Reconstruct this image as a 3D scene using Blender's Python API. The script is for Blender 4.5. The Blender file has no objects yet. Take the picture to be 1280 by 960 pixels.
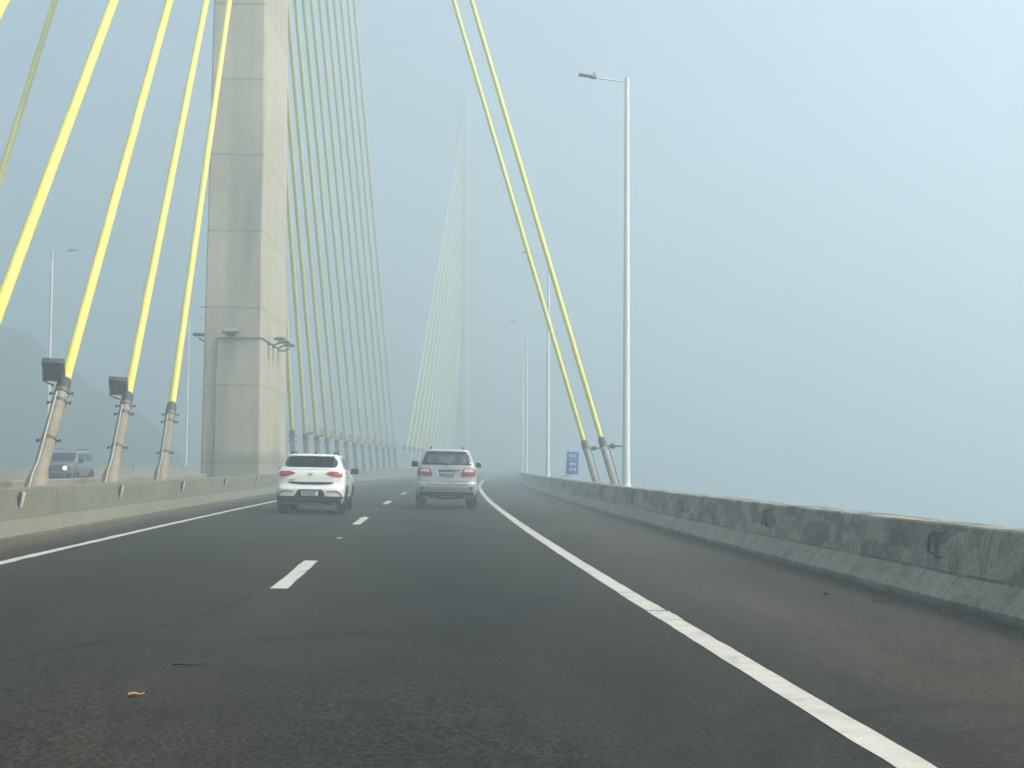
import bpy, bmesh, math, random
import numpy as np
from mathutils import Vector, Matrix, Quaternion

random.seed(7)
rng = np.random.default_rng(7)
scene = bpy.context.scene
COL = scene.collection
R = math.radians

# ------------------------------------------------------------------ alignment of the bridge
PSI, K0, K1 = R(-4.2432), 0.6275e-3, -0.7405e-6
CAMH, TC, BANK, GRADE = 1.2738, 1.3436, 0.01186, -0.00159
SMAX = 440.0
_ss = np.linspace(-70, SMAX + 20, 6000)
_th = PSI + K0 * _ss + K1 * _ss ** 2 / 2
_dx, _dy = np.sin(_th), np.cos(_th)
_X = np.concatenate([[0], np.cumsum((_dx[1:] + _dx[:-1]) / 2 * np.diff(_ss))])
_Y = np.concatenate([[0], np.cumsum((_dy[1:] + _dy[:-1]) / 2 * np.diff(_ss))])
_X -= np.interp(0, _ss, _X)
_Y -= np.interp(0, _ss, _Y)
X0, Y0 = -TC * math.cos(PSI), TC * math.sin(PSI)

def heading(s):
    return float(PSI + K0 * s + K1 * s * s / 2)

def road(s, t, dz=0.0):
    """world point at distance s along the bridge, t metres right of the lane line, dz above the road"""
    a = heading(s)
    x, y = float(np.interp(s, _ss, _X)), float(np.interp(s, _ss, _Y))
    return Vector((X0 + x + t * math.cos(a), Y0 + y - t * math.sin(a), -BANK * (t - TC) + GRADE * s + dz))

def rotz_at(s):
    return -heading(s)

TM = -6.2          # middle of the median

# ------------------------------------------------------------------ helpers: objects
def link(o, parent=None):
    COL.objects.link(o)
    if parent is not None:
        o.parent = parent
    return o

def tag(o, label=None, cat=None, group=None, kind=None):
    if label: o['label'] = label
    if cat: o['category'] = cat
    if group: o['group'] = group
    if kind: o['kind'] = kind
    return o

def empty(name, loc, rot=None):
    o = bpy.data.objects.new(name, None)
    o.empty_display_size = 0.3
    o.location = loc
    if rot is not None:
        o.rotation_mode = 'QUATERNION'
        o.rotation_quaternion = rot
    return link(o)

class MB:
    """collects simple shapes into one mesh"""
    def __init__(self):
        self.v, self.f, self.uv = [], [], {}
    def add(self, vs, fs):
        n = len(self.v)
        self.v += [tuple(p) for p in vs]
        self.f += [tuple(i + n for i in q) for q in fs]
        return self
    def box(self, c, size, M=None, bev=0.0):
        sx, sy, sz = [k / 2 for k in size]
        if bev <= 0:
            pts = [Vector((x * sx, y * sy, z * sz)) for z in (-1, 1) for y in (-1, 1) for x in (-1, 1)]
            fs = [(0, 2, 3, 1), (4, 5, 7, 6), (0, 1, 5, 4), (2, 6, 7, 3), (0, 4, 6, 2), (1, 3, 7, 5)]
        else:
            bm = bmesh.new()
            bmesh.ops.create_cube(bm, size=2)
            for v in bm.verts: v.co = Vector((v.co.x * sx, v.co.y * sy, v.co.z * sz))
            bmesh.ops.bevel(bm, geom=bm.edges[:], offset=bev, segments=2, affect='EDGES', profile=0.5)
            bm.verts.index_update()
            pts = [v.co.copy() for v in bm.verts]
            fs = [[v.index for v in f.verts] for f in bm.faces]
            bm.free()
        c = Vector(c)
        if M is not None: pts = [M @ p for p in pts]
        return self.add([p + c for p in pts], fs)
    def tube(self, path, radii, n=12, caps=True):
        path = [Vector(p) for p in path]
        if not hasattr(radii, '__len__'): radii = [radii] * len(path)
        base = []
        ref = None
        for i, p in enumerate(path):
            a = path[max(i - 1, 0)]; b = path[min(i + 1, len(path) - 1)]
            d = (b - a).normalized()
            if ref is None:
                ref = d.orthogonal().normalized()
            ref = (ref - d * ref.dot(d)).normalized()
            w = d.cross(ref)
            base += [p + radii[i] * (ref * math.cos(2 * math.pi * k / n) + w * math.sin(2 * math.pi * k / n)) for k in range(n)]
        fs = []
        for i in range(len(path) - 1):
            for k in range(n):
                fs.append((i * n + k, i * n + (k + 1) % n, (i + 1) * n + (k + 1) % n, (i + 1) * n + k))
        if caps:
            fs.append(tuple(range(n - 1, -1, -1)))
            m = (len(path) - 1) * n
            fs.append(tuple(m + k for k in range(n)))
        return self.add(base, fs)
    def lathe(self, prof, M, n=24):
        """prof: (radius, height) list, closed ring; axis local z"""
        vs, fs = [], []
        for r, h in prof:
            vs += [M @ Vector((r * math.cos(2 * math.pi * k / n), r * math.sin(2 * math.pi * k / n), h)) for k in range(n)]
        m = len(prof)
        for i in range(m - 1):
            for k in range(n):
                fs.append((i * n + k, i * n + (k + 1) % n, (i + 1) * n + (k + 1) % n, (i + 1) * n + k))
        return self.add(vs, fs)
    def build(self, name, mat, parent=None, smooth=40, local=None):
        me = bpy.data.meshes.new(name)
        v = self.v
        if local is not None:
            v = [tuple(local @ Vector(p)) for p in v]
        me.from_pydata(v, [], self.f)
        me.validate()
        return finish(me, name, mat, parent, smooth)

def finish(me, name, mat, parent=None, smooth=40, fix=True):
    if fix:
        bm = bmesh.new(); bm.from_mesh(me)
        bmesh.ops.recalc_face_normals(bm, faces=bm.faces[:])
        bm.to_mesh(me); bm.free()
    if smooth:
        me.polygons.foreach_set('use_smooth', [True] * len(me.polygons))
        try: me.set_sharp_from_angle(angle=R(smooth))
        except Exception: pass
    me.materials.append(mat)
    o = bpy.data.objects.new(name, me)
    return link(o, parent)

def strip(name, mat, s0, s1, prof, step=2.0, parent=None, kind=None, closed=True, jitter=0.0, uvw=True, caps=True, sharp=30):
    """sweep a profile [(t, dz), ...] along the bridge; uv = (distance round the profile or t, s)"""
    n = max(2, int((s1 - s0) / step) + 1)
    S = np.linspace(s0, s1, n)
    m = len(prof)
    vs, fs = [], []
    for i, s in enumerate(S):
        j = rng.normal(0, jitter, 2) if jitter else (0, 0)
        for (t, z) in prof:
            vs.append(tuple(road(s, t + (j[0] if z > .02 else 0), z + (j[1] * .5 if z > .02 else 0))))
    rngk = m if closed else m - 1
    for i in range(n - 1):
        for k in range(rngk):
            a, b = i * m + k, i * m + (k + 1) % m
            fs.append((a, b, b + m, a + m))
    if closed and caps:
        fs.append(tuple(range(m - 1, -1, -1)))
        fs.append(tuple((n - 1) * m + k for k in range(m)))
    me = bpy.data.meshes.new(name)
    me.from_pydata(vs, [], fs)
    # uv
    per = [0.0]
    for k in range(m):
        a, b = prof[k], prof[(k + 1) % m]
        per.append(per[-1] + math.hypot(b[0] - a[0], b[1] - a[1]))
    uv = me.uv_layers.new(name='UVMap')
    li = 0
    nq = (n - 1) * rngk
    for pi, f in enumerate(fs):
        for q, vi in enumerate(f):
            i, k = divmod(vi, m)
            if closed:
                u = per[k]
                if pi < nq and (pi % rngk) == m - 1 and k == 0: u = per[m]
            else:
                u = prof[k][0]
            uv.data[li].uv = (u, S[i]); li += 1
    o = finish(me, name, mat, parent, smooth=sharp)
    if kind: o['kind'] = kind
    return o

# ------------------------------------------------------------------ helpers: materials
def new_mat(name):
    m = bpy.data.materials.new(name)
    m.use_nodes = True
    nt = m.node_tree
    b = nt.nodes['Principled BSDF']
    return m, nt, b

def N(nt, typ, **kw):
    n = nt.nodes.new(typ)
    for k, v in kw.items():
        if k.startswith('i_'):
            key = k[2:]
            key = int(key) if key.isdigit() else key.replace('_', ' ')
            n.inputs[key].default_value = v
        else:
            setattr(n, k, v)
    return n

def L(nt, a, b): nt.links.new(a, b)

def ramp(nt, fac, stops, interp='LINEAR'):
    r = nt.nodes.new('ShaderNodeValToRGB')
    r.color_ramp.interpolation = interp
    els = r.color_ramp.elements
    while len(els) < len(stops): els.new(0.5)
    for e, (p, c) in zip(els, stops):
        e.position = p
        e.color = (c, c, c, 1) if not hasattr(c, '__len__') else (*c, 1)
    L(nt, fac, r.inputs[0])
    return r.outputs[0]

def mix(nt, fac, a, b, mode='MIX'):
    n = nt.nodes.new('ShaderNodeMix'); n.data_type = 'RGBA'; n.blend_type = mode
    for sock, val in ((n.inputs[0], fac), (n.inputs[6], a), (n.inputs[7], b)):
        if hasattr(val, 'is_linked') or hasattr(val, 'links'): L(nt, val, sock)
        elif hasattr(val, '__len__'): sock.default_value = (*val, 1) if len(val) == 3 else val
        else: sock.default_value = val if sock.type == 'VALUE' else (val, val, val, 1)
    return n.outputs[2]

def math_n(nt, op, a, b=None, c=None, clamp=False):
    n = nt.nodes.new('ShaderNodeMath'); n.operation = op; n.use_clamp = clamp
    for i, v in enumerate((a, b, c)):
        if v is None: continue
        if hasattr(v, 'links'): L(nt, v, n.inputs[i])
        else: n.inputs[i].default_value = v
    return n.outputs[0]

def noise(nt, vec, scale, detail=4, rough=.55, dist=0.0):
    n = N(nt, 'ShaderNodeTexNoise', i_Scale=scale, i_Detail=detail, i_Roughness=rough, i_Distortion=dist)
    if vec is not None: L(nt, vec, n.inputs['Vector'])
    return n.outputs['Fac']

def mapping(nt, vec, scale=(1, 1, 1), loc=(0, 0, 0)):
    n = N(nt, 'ShaderNodeMapping')
    n.inputs['Scale'].default_value = scale
    n.inputs['Location'].default_value = loc
    L(nt, vec, n.inputs['Vector'])
    return n.outputs[0]

def bump(nt, b, h, strength=.3, dist=.02):
    n = N(nt, 'ShaderNodeBump', i_Strength=strength, i_Distance=dist)
    L(nt, h, n.inputs['Height']); L(nt, n.outputs[0], b.inputs['Normal'])

def simple(name, col, rough=.6, metal=0.0, coat=0.0, var=.12, scale=6.0, spec=.5):
    """one base colour broken up by a little dirt noise"""
    m, nt, b = new_mat(name)
    tc = N(nt, 'ShaderNodeTexCoord').outputs['Object']
    f = noise(nt, tc, scale, 5, .6)
    lo = tuple(c * (1 - var) for c in col); hi = tuple(min(1, c * (1 + var)) for c in col)
    L(nt, ramp(nt, f, [(.3, lo), (.7, hi)]), b.inputs['Base Color'])
    L(nt, ramp(nt, f, [(.3, min(1, rough * 1.12)), (.7, rough * .9)]), b.inputs['Roughness'])
    b.inputs['Metallic'].default_value = metal
    b.inputs['Coat Weight'].default_value = coat
    b.inputs['Coat Roughness'].default_value = .05
    b.inputs['Specular IOR Level'].default_value = spec
    return m

M = {}
# asphalt ------------------------------------------------------------
def asphalt(name, own=True):
    m, nt, b = new_mat(name)
    uv = N(nt, 'ShaderNodeUVMap').outputs[0]
    ob = N(nt, 'ShaderNodeTexCoord').outputs['Object']
    sep = N(nt, 'ShaderNodeSeparateXYZ'); L(nt, uv, sep.inputs[0])
    t = sep.outputs[0]
    big = noise(nt, mapping(nt, uv, (.55, .10, 1)), 1.0, 5, .6, .4)
    mid = noise(nt, ob, 1.7, 6, .62)
    grain = noise(nt, ob, 38.0, 4, .8)
    grit = noise(nt, ob, 170.0, 2, .7)
    # across the road: lanes dark, shoulder lighter and browner
    wob = math_n(nt, 'ADD', t, math_n(nt, 'MULTIPLY', math_n(nt, 'SUBTRACT', noise(nt, mapping(nt, uv, (.3, .25, 1)), 1.0, 3), .5), .5))
    tn = math_n(nt, 'DIVIDE', math_n(nt, 'ADD', wob, 5.0), 12.0, clamp=True)
    k = lambda v: (v + 5.0) / 12.0
    lane_a, lane_b = (.060, .056, .049), (.046, .047, .046)
    track, should = (.052, .051, .048), (.070, .064, .055)
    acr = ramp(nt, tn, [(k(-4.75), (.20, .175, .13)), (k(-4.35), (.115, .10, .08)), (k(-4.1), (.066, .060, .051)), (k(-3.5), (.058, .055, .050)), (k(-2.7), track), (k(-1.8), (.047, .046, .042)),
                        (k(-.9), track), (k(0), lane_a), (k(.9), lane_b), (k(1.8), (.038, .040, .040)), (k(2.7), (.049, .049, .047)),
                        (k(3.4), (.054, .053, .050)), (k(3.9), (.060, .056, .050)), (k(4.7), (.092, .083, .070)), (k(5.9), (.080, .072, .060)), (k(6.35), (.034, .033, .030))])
    c1 = mix(nt, .8, acr, ramp(nt, big, [(.25, .66), (.5, 1.0), (.78, 1.35)]), 'MULTIPLY')
    c2 = mix(nt, .75, c1, ramp(nt, mid, [(.3, .82), (.7, 1.18)]), 'MULTIPLY')
    c3 = mix(nt, .9, c2, ramp(nt, grain, [(.38, .15), (.5, .85), (.60, 2.6)]), 'MULTIPLY')
    c3 = mix(nt, 1.0, c3, (.36, .34, .285), 'MULTIPLY')
    c4 = mix(nt, ramp(nt, grit, [(.64, 0.0), (.72, .6)]), c3, (.11, .105, .095))
    # oil drip line down the lanes and dark blotches
    blot = noise(nt, mapping(nt, uv, (1.0, .32, 1), (3, 9, 0)), 1.1, 4, .7, 1.0)
    c5 = mix(nt, ramp(nt, blot, [(.57, 0.0), (.70, .45)]), c4, (.009, .009, .009))
    L(nt, c5, b.inputs['Base Color'])
    L(nt, ramp(nt, big, [(.3, .84), (.7, .72)]), b.inputs['Roughness'])
    b.inputs['Specular IOR Level'].default_value = .10
    bump(nt, b, grain, .35, .006)
    return m
M['asphalt'] = asphalt('asphalt')

def paint():
    m, nt, b = new_mat('road_paint')
    ob = N(nt, 'ShaderNodeTexCoord').outputs['Object']
    f = noise(nt, ob, 5.0, 6, .7); g = noise(nt, ob, 60.0, 3, .7)
    c = ramp(nt, f, [(.25, (.28, .275, .235)), (.6, (.42, .41, .355))])
    c = mix(nt, ramp(nt, g, [(.56, 0.0), (.68, .6)]), c, (.13, .125, .11))
    hw = noise(nt, ob, 2.2, 7, .75)
    c = mix(nt, ramp(nt, hw, [(.56, 0.0), (.64, .5)]), c, (.10, .098, .088))
    L(nt, c, b.inputs['Base Color']); b.inputs['Roughness'].default_value = .7
    bump(nt, b, g, .2, .004)
    return m
M['paint'] = paint()

def tyre_mark():
    m, nt, b = new_mat('tyre_rubber_mark')
    ob = N(nt, 'ShaderNodeTexCoord').outputs['Object']
    b.inputs['Base Color'].default_value = (.004, .004, .004, 1); b.inputs['Roughness'].default_value = .75
    f = noise(nt, ob, 3.0, 5, .7)
    uv = N(nt, 'ShaderNodeUVMap').outputs[0]
    sep = N(nt, 'ShaderNodeSeparateXYZ'); L(nt, uv, sep.inputs[0])
    e = ramp(nt, sep.outputs[0], [(0, 0.0), (.5, 1.0), (1, 0.0)])
    e2 = ramp(nt, sep.outputs[1], [(0, 0.0), (.25, 1.0), (.75, 1.0), (1, 0.0)])
    L(nt, math_n(nt, 'MULTIPLY', math_n(nt, 'MULTIPLY', e, e2), ramp(nt, f, [(.3, .15), (.70, .8)])), b.inputs['Alpha'])
    return m
M['tyre_mark'] = tyre_mark()

# concrete -----------------------------------------------------------
def barrier_mat(name, base, dark, moss, amount, flip=False):
    m, nt, b = new_mat(name)
    uv = N(nt, 'ShaderNodeUVMap').outputs[0]
    ob = N(nt, 'ShaderNodeTexCoord').outputs['Object']
    sep = N(nt, 'ShaderNodeSeparateXYZ'); L(nt, uv, sep.inputs[0])
    u, sl = sep.outputs[0], sep.outputs[1]
    fine = noise(nt, ob, 16.0, 7, .7)
    med = noise(nt, uv, 1.6, 6, .6, .5)
    nz = N(nt, 'ShaderNodeTexNoise', i_Scale=6.0, i_Detail=5, i_Roughness=.7)
    L(nt, uv, nz.inputs['Vector'])
    va = N(nt, 'ShaderNodeVectorMath', operation='MULTIPLY_ADD')
    L(nt, nz.outputs['Color'], va.inputs[0]); va.inputs[1].default_value = (.16, .22, 0); L(nt, uv, va.inputs[2])
    def cells(su, ss, off):
        vor = N(nt, 'ShaderNodeTexVoronoi', distance='CHEBYCHEV'); vor.inputs['Scale'].default_value = 1.0
        L(nt, mapping(nt, va.outputs[0], (su, ss, 1), (off, off * .7, 0)), vor.inputs['Vector'])
        sc = N(nt, 'ShaderNodeSeparateColor'); L(nt, vor.outputs['Color'], sc.inputs[0])
        return sc.outputs
    big_c, sm_c = cells(3.2, 1.15, 0.0), cells(6.5, 3.4, 5.3)
    wall = ramp(nt, u, [(.385, 0.0), (.41, 1.0)])
    c = ramp(nt, med, [(.25, tuple(x * .85 for x in base)), (.75, tuple(min(1, x * 1.12) for x in base))])
    # patched and damp areas of the upright face
    c = mix(nt, math_n(nt, 'MULTIPLY', math_n(nt, 'MULTIPLY', ramp(nt, big_c[0], [(.50, 0.0), (.58, .75)]), amount), wall), c, dark)
    c = mix(nt, math_n(nt, 'MULTIPLY', math_n(nt, 'MULTIPLY', ramp(nt, sm_c[1], [(.70, 0.0), (.78, .7)]), amount), wall), c, dark)
    c = mix(nt, math_n(nt, 'MULTIPLY', ramp(nt, sm_c[0], [(.74, 0.0), (.86, .55)]), amount), c, moss)
    c = mix(nt, math_n(nt, 'MULTIPLY', ramp(nt, big_c[2], [(.70, 0.0), (.85, .45)]), amount), c, tuple(min(1, x * 1.35) for x in base))
    # rain runs down the face, finer scuffs on the sloping foot
    runs = noise(nt, mapping(nt, uv, (.8, 11.0, 1)), 1.0, 5, .7)
    c = mix(nt, math_n(nt, 'MULTIPLY', ramp(nt, runs, [(.52, 0.0), (.66, .6)]), amount), c, dark)
    scuff = noise(nt, mapping(nt, uv, (3.0, 3.2, 1), (2, 7, 0)), 1.0, 6, .75, 1.2)
    c = mix(nt, math_n(nt, 'MULTIPLY', ramp(nt, scuff, [(.55, 0.0), (.63, .5)]), amount), c, tuple(min(1, x * 1.3) for x in base))
    c = mix(nt, .8, c, ramp(nt, fine, [(.32, .55), (.5, 1.0), (.68, 1.4)]), 'MULTIPLY')
    hol = noise(nt, ob, 7.0, 8, .8)
    c = mix(nt, math_n(nt, 'MULTIPLY', ramp(nt, hol, [(.62, 0.0), (.67, .85)]), amount), c, tuple(x * .4 for x in dark))
    # broken dark line along the fold, sloping foot slightly darker
    kd = math_n(nt, 'ABSOLUTE', math_n(nt, 'SUBTRACT', math_n(nt, 'ADD', u, math_n(nt, 'MULTIPLY', math_n(nt, 'SUBTRACT', nz.outputs['Fac'], .5), .05)), .405))
    c = mix(nt, math_n(nt, 'MULTIPLY', math_n(nt, 'MULTIPLY', ramp(nt, kd, [(.008, 1.0), (.022, 0.0)]), ramp(nt, med, [(.42, 0.0), (.55, .8)])), amount), c, tuple(x * .5 for x in dark))
    c = mix(nt, math_n(nt, 'MULTIPLY', math_n(nt, 'SUBTRACT', 1.0, wall), .28 * amount), c, dark)
    # panel joints every 7.1 m
    fr = math_n(nt, 'FRACT', math_n(nt, 'DIVIDE', math_n(nt, 'SUBTRACT', sl, 25.05 - 7.1 * 10.5), 7.1))
    jd = math_n(nt, 'ABSOLUTE', math_n(nt, 'SUBTRACT', fr, .5))
    c = mix(nt, ramp(nt, jd, [(.0026, .9), (.0042, 0.0)]), c, tuple(x * .25 for x in base))
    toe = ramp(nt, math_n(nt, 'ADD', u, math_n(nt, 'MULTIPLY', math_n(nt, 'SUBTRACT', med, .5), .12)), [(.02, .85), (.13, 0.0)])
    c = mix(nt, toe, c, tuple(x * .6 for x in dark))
    L(nt, c, b.inputs['Base Color']); b.inputs['Roughness'].default_value = .88
    b.inputs['Specular IOR Level'].default_value = .2
    bump(nt, b, fine, .5, .02)
    return m
M['concrete_right'] = barrier_mat('weathered_concrete', (.27, .252, .20), (.075, .074, .060), (.10, .118, .085), .8)
M['concrete_left'] = barrier_mat('clean_concrete', (.150, .148, .110), (.10, .098, .075), (.125, .13, .092), .38)
M['concrete_far'] = barrier_mat('tan_concrete', (.23, .205, .155), (.16, .145, .11), (.19, .18, .135), .35)

def pylon_mat():
    m, nt, b = new_mat('pylon_concrete')
    ob = N(nt, 'ShaderNodeTexCoord').outputs['Object']
    sep = N(nt, 'ShaderNodeSeparateXYZ'); L(nt, ob, sep.inputs[0])
    big = noise(nt, mapping(nt, ob, (.5, .3, .22)), 1.0, 5, .6, .3)
    fine = noise(nt, ob, 4.5, 7, .65)
    stk = noise(nt, mapping(nt, ob, (2.2, 2.2, .12)), 1.0, 5, .6)
    c = ramp(nt, big, [(.3, (.35, .305, .222)), (.7, (.46, .41, .305))])
    c = mix(nt, .5, c, ramp(nt, fine, [(.3, .8), (.7, 1.16)]), 'MULTIPLY')
    c = mix(nt, .75, c, ramp(nt, stk, [(.35, .80), (.65, 1.12)]), 'MULTIPLY')
    z = sep.outputs[2]
    lift = math_n(nt, 'DIVIDE', math_n(nt, 'SUBTRACT', z, 1.23 - 2.98 * 20), 2.98)
    fl = math_n(nt, 'FLOOR', lift)
    wn = N(nt, 'ShaderNodeTexWhiteNoise', noise_dimensions='1D'); L(nt, fl, wn.inputs['W'])
    c = mix(nt, .5, c, ramp(nt, wn.outputs['Value'], [(0, .80), (1, 1.16)]), 'MULTIPLY')
    fr = math_n(nt, 'ABSOLUTE', math_n(nt, 'SUBTRACT', math_n(nt, 'FRACT', math_n(nt, 'ADD', lift, math_n(nt, 'MULTIPLY', fine, .012))), .5))
    jw = ramp(nt, wn.outputs['Value'], [(0, .55), (1, .95)])
    c = mix(nt, math_n(nt, 'MULTIPLY', ramp(nt, fr, [(.4885, 0.0), (.493, 1.0)]), jw), c, (.10, .088, .066))
    fr2 = math_n(nt, 'ABSOLUTE', math_n(nt, 'SUBTRACT', math_n(nt, 'FRACT', math_n(nt, 'ADD', lift, .33)), .5))
    c = mix(nt, ramp(nt, fr2, [(.495, 0.0), (.4985, .35)]), c, (.17, .15, .12))
    # water stain round the foot
    ft = ramp(nt, math_n(nt, 'ADD', z, math_n(nt, 'MULTIPLY', fine, .5)), [(0, .5), (.5, .5), (1.0, .5)])
    foot = math_n(nt, 'SUBTRACT', 1.75, math_n(nt, 'ADD', z, math_n(nt, 'MULTIPLY', math_n(nt, 'SUBTRACT', big, .5), .5)))
    c = mix(nt, math_n(nt, 'MULTIPLY', math_n(nt, 'MULTIPLY', foot, 4.0, clamp=True), .55), c, (.16, .15, .125))
    # tie holes
    L(nt, c, b.inputs['Base Color']); b.inputs['Roughness'].default_value = .85
    b.inputs['Specular IOR Level'].default_value = .25
    bump(nt, b, fine, .3, .03)
    return m
M['pylon'] = pylon_mat()

def cable_mat():
    m, nt, b = new_mat('yellow_cable_sheath')
    ob = N(nt, 'ShaderNodeTexCoord').outputs['Object']
    f = noise(nt, mapping(nt, ob, (3, 3, .35)), 1.0, 5, .65)
    g = noise(nt, mapping(nt, ob, (20, 20, 2.5)), 1.0, 4, .6)
    c = ramp(nt, f, [(.3, (.58, .525, .085)), (.7, (.76, .69, .14))])
    c = mix(nt, ramp(nt, g, [(.55, 0.0), (.70, .45)]), c, (.36, .33, .10))
    sep = N(nt, 'ShaderNodeSeparateXYZ'); L(nt, ob, sep.inputs[0])
    fr = math_n(nt, 'ABSOLUTE', math_n(nt, 'SUBTRACT', math_n(nt, 'FRACT', math_n(nt, 'DIVIDE', sep.outputs[2], 5.8)), .5))
    c = mix(nt, ramp(nt, fr, [(.4955, 0.0), (.497, .35)]), c, (.36, .33, .14))
    L(nt, c, b.inputs['Base Color']); b.inputs['Roughness'].default_value = .5
    b.inputs['Specular IOR Level'].default_value = .35
    return m
M['cable'] = cable_mat()
M['pipe'] = simple('anchor_pipe_paint', (.205, .172, .128), .7, var=.22, scale=5)
M['pipe_grey'] = simple('weathered_pipe', (.26, .24, .21), .75, var=.4, scale=9)
M['rubber'] = simple('black_rubber', (.028, .029, .03), .65)
M['steel_dark'] = simple('dark_steel', (.055, .055, .055), .5, metal=.4, var=.3)
M['lamp_body'] = simple('floodlight_casing', (.06, .055, .05), .45, metal=.2, var=.25)
M['lamp_glass'] = simple('floodlight_glass', (.20, .20, .19), .15, var=.15)
M['conduit'] = simple('pale_conduit', (.36, .33, .27), .6)
M['conduit_grey'] = simple('grey_conduit', (.17, .16, .14), .6)
M['galv'] = simple('white_galvanised_pole', (.66, .65, .60), .5, metal=.1, var=.1, scale=2)
M['lamp_head'] = simple('grey_lamp_head', (.25, .27, .28), .45, metal=.3)
M['reflector'] = simple('pale_reflector', (.50, .44, .34), .4)
M['rust'] = simple('rusty_steel', (.055, .047, .042), .75, var=.35, scale=20)
M['deck'] = simple('deck_concrete', (.27, .26, .23), .9, var=.2, scale=1.5)
M['sign_blue'] = simple('sign_blue', (.0, .085, .36), .4, var=.08)
M['sign_white'] = simple('sign_white', (.72, .75, .76), .4, var=.05)
M['tyre'] = simple('tyre_rubber', (.010, .010, .011), .85, var=.25, scale=20, spec=.12)
M['rim'] = simple('alloy_rim', (.32, .33, .34), .35, metal=.8)
M['plastic'] = simple('black_trim', (.011, .012, .013), .65, var=.2, scale=15, spec=.2)
M['paint_white'] = simple('white_car_paint', (.70, .69, .63), .28, coat=.8, var=.03, scale=2)
M['paint_silver'] = simple('silver_car_paint', (.40, .41, .40), .30, metal=.35, coat=.8, var=.04, scale=2)
M['paint_blue'] = simple('blue_grey_car_paint', (.16, .19, .215), .32, metal=.3, coat=.7, var=.05, scale=2)
M['tint'] = simple('tinted_glass', (.008, .010, .011), .08, var=.1, spec=.35)
M['frit'] = simple('glass_border', (.009, .010, .011), .15, var=.1, spec=.3)
M['red'] = simple('red_lamp_lens', (.30, .006, .008), .2, coat=.2, var=.25, scale=30)
M['clear'] = simple('clear_lamp_lens', (.62, .60, .56), .12, coat=.6, var=.15, scale=30)
M['chrome'] = simple('chrome_trim', (.72, .72, .70), .15, metal=.9, var=.05)
M['plate'] = simple('plate_white', (.66, .68, .68), .4, var=.05)
M['plate_blue'] = simple('plate_grey_blue', (.34, .44, .54), .4, var=.05)
M['ink'] = simple('plate_ink', (.03, .035, .045), .5)
M['plate_band'] = simple('plate_band_blue', (.02, .05, .22), .4)
M['seat'] = simple('dark_seat_cloth', (.05, .05, .05), .9)
M['leaf'] = simple('dry_leaf', (.34, .19, .07), .8, var=.3, scale=30)
M['scrap'] = simple('black_rubber_scrap', (.015, .015, .015), .7)
M['median'] = simple('median_concrete', (.24, .225, .18), .9, var=.25, scale=2)

def see_through():
    m, nt, b = new_mat('clear_car_glass')
    out = nt.nodes['Material Output']
    g = N(nt, 'ShaderNodeBsdfGlossy', i_Roughness=.03); g.inputs['Color'].default_value = (.8, .85, .88, 1)
    t = N(nt, 'ShaderNodeBsdfTransparent'); t.inputs['Color'].default_value = (.60, .68, .66, 1)
    mx = N(nt, 'ShaderNodeMixShader'); mx.inputs[0].default_value = .06
    L(nt, t.outputs[0], mx.inputs[1]); L(nt, g.outputs[0], mx.inputs[2]); L(nt, mx.outputs[0], out.inputs['Surface'])
    return m
M['glass'] = see_through()

def lamp_on(name, col, strength):
    m, nt, b = new_mat(name)
    b.inputs['Base Color'].default_value = (.8, .8, .75, 1)
    b.inputs['Emission Color'].default_value = (*col, 1)
    b.inputs['Emission Strength'].default_value = strength
    return m
M['headlamp'] = lamp_on('lit_headlight', (1, .92, .72), 2.6)

def hill_mat():
    m, nt, b = new_mat('forest_hill')
    ob = N(nt, 'ShaderNodeTexCoord').outputs['Object']
    f = noise(nt, ob, .25, 8, .7)
    L(nt, ramp(nt, f, [(.3, (.018, .032, .022)), (.7, (.05, .072, .045))]), b.inputs['Base Color'])
    b.inputs['Roughness'].default_value = .95
    return m
def water_mat():
    m, nt, b = new_mat('lagoon_water')
    ob = N(nt, 'ShaderNodeTexCoord').outputs['Object']
    b.inputs['Base Color'].default_value = (.03, .045, .05, 1); b.inputs['Roughness'].default_value = .12
    bump(nt, b, noise(nt, ob, .8, 5, .6), .3, .15)
    return m
M['hill'] = hill_mat(); M['water'] = water_mat()

# ------------------------------------------------------------------ the setting
S0, S1 = -30.0, SMAX
strip('bridge_deck', M['deck'], S0, S1, [(-20.3, -.02), (7.8, -.02), (7.8, -.9), (5.5, -1.3), (3.0, -3.2), (-15.5, -3.2), (-18.0, -1.3), (-20.3, -.9)], 4, kind='structure')
rd = strip('road', M['asphalt'], S0, S1, [(t, 0) for t in np.linspace(-4.86, 6.52, 9)], 1.5, kind='structure', closed=False)
strip('road', M['asphalt'], S0, S1, [(t, 0) for t in np.linspace(-18.9, -7.55, 7)], 3, kind='structure', closed=False)
strip('median', M['median'], S0, S1, [(-7.05, -.01), (-7.05, .25), (-5.35, .25), (-5.35, -.01)], 3, kind='structure')

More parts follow.
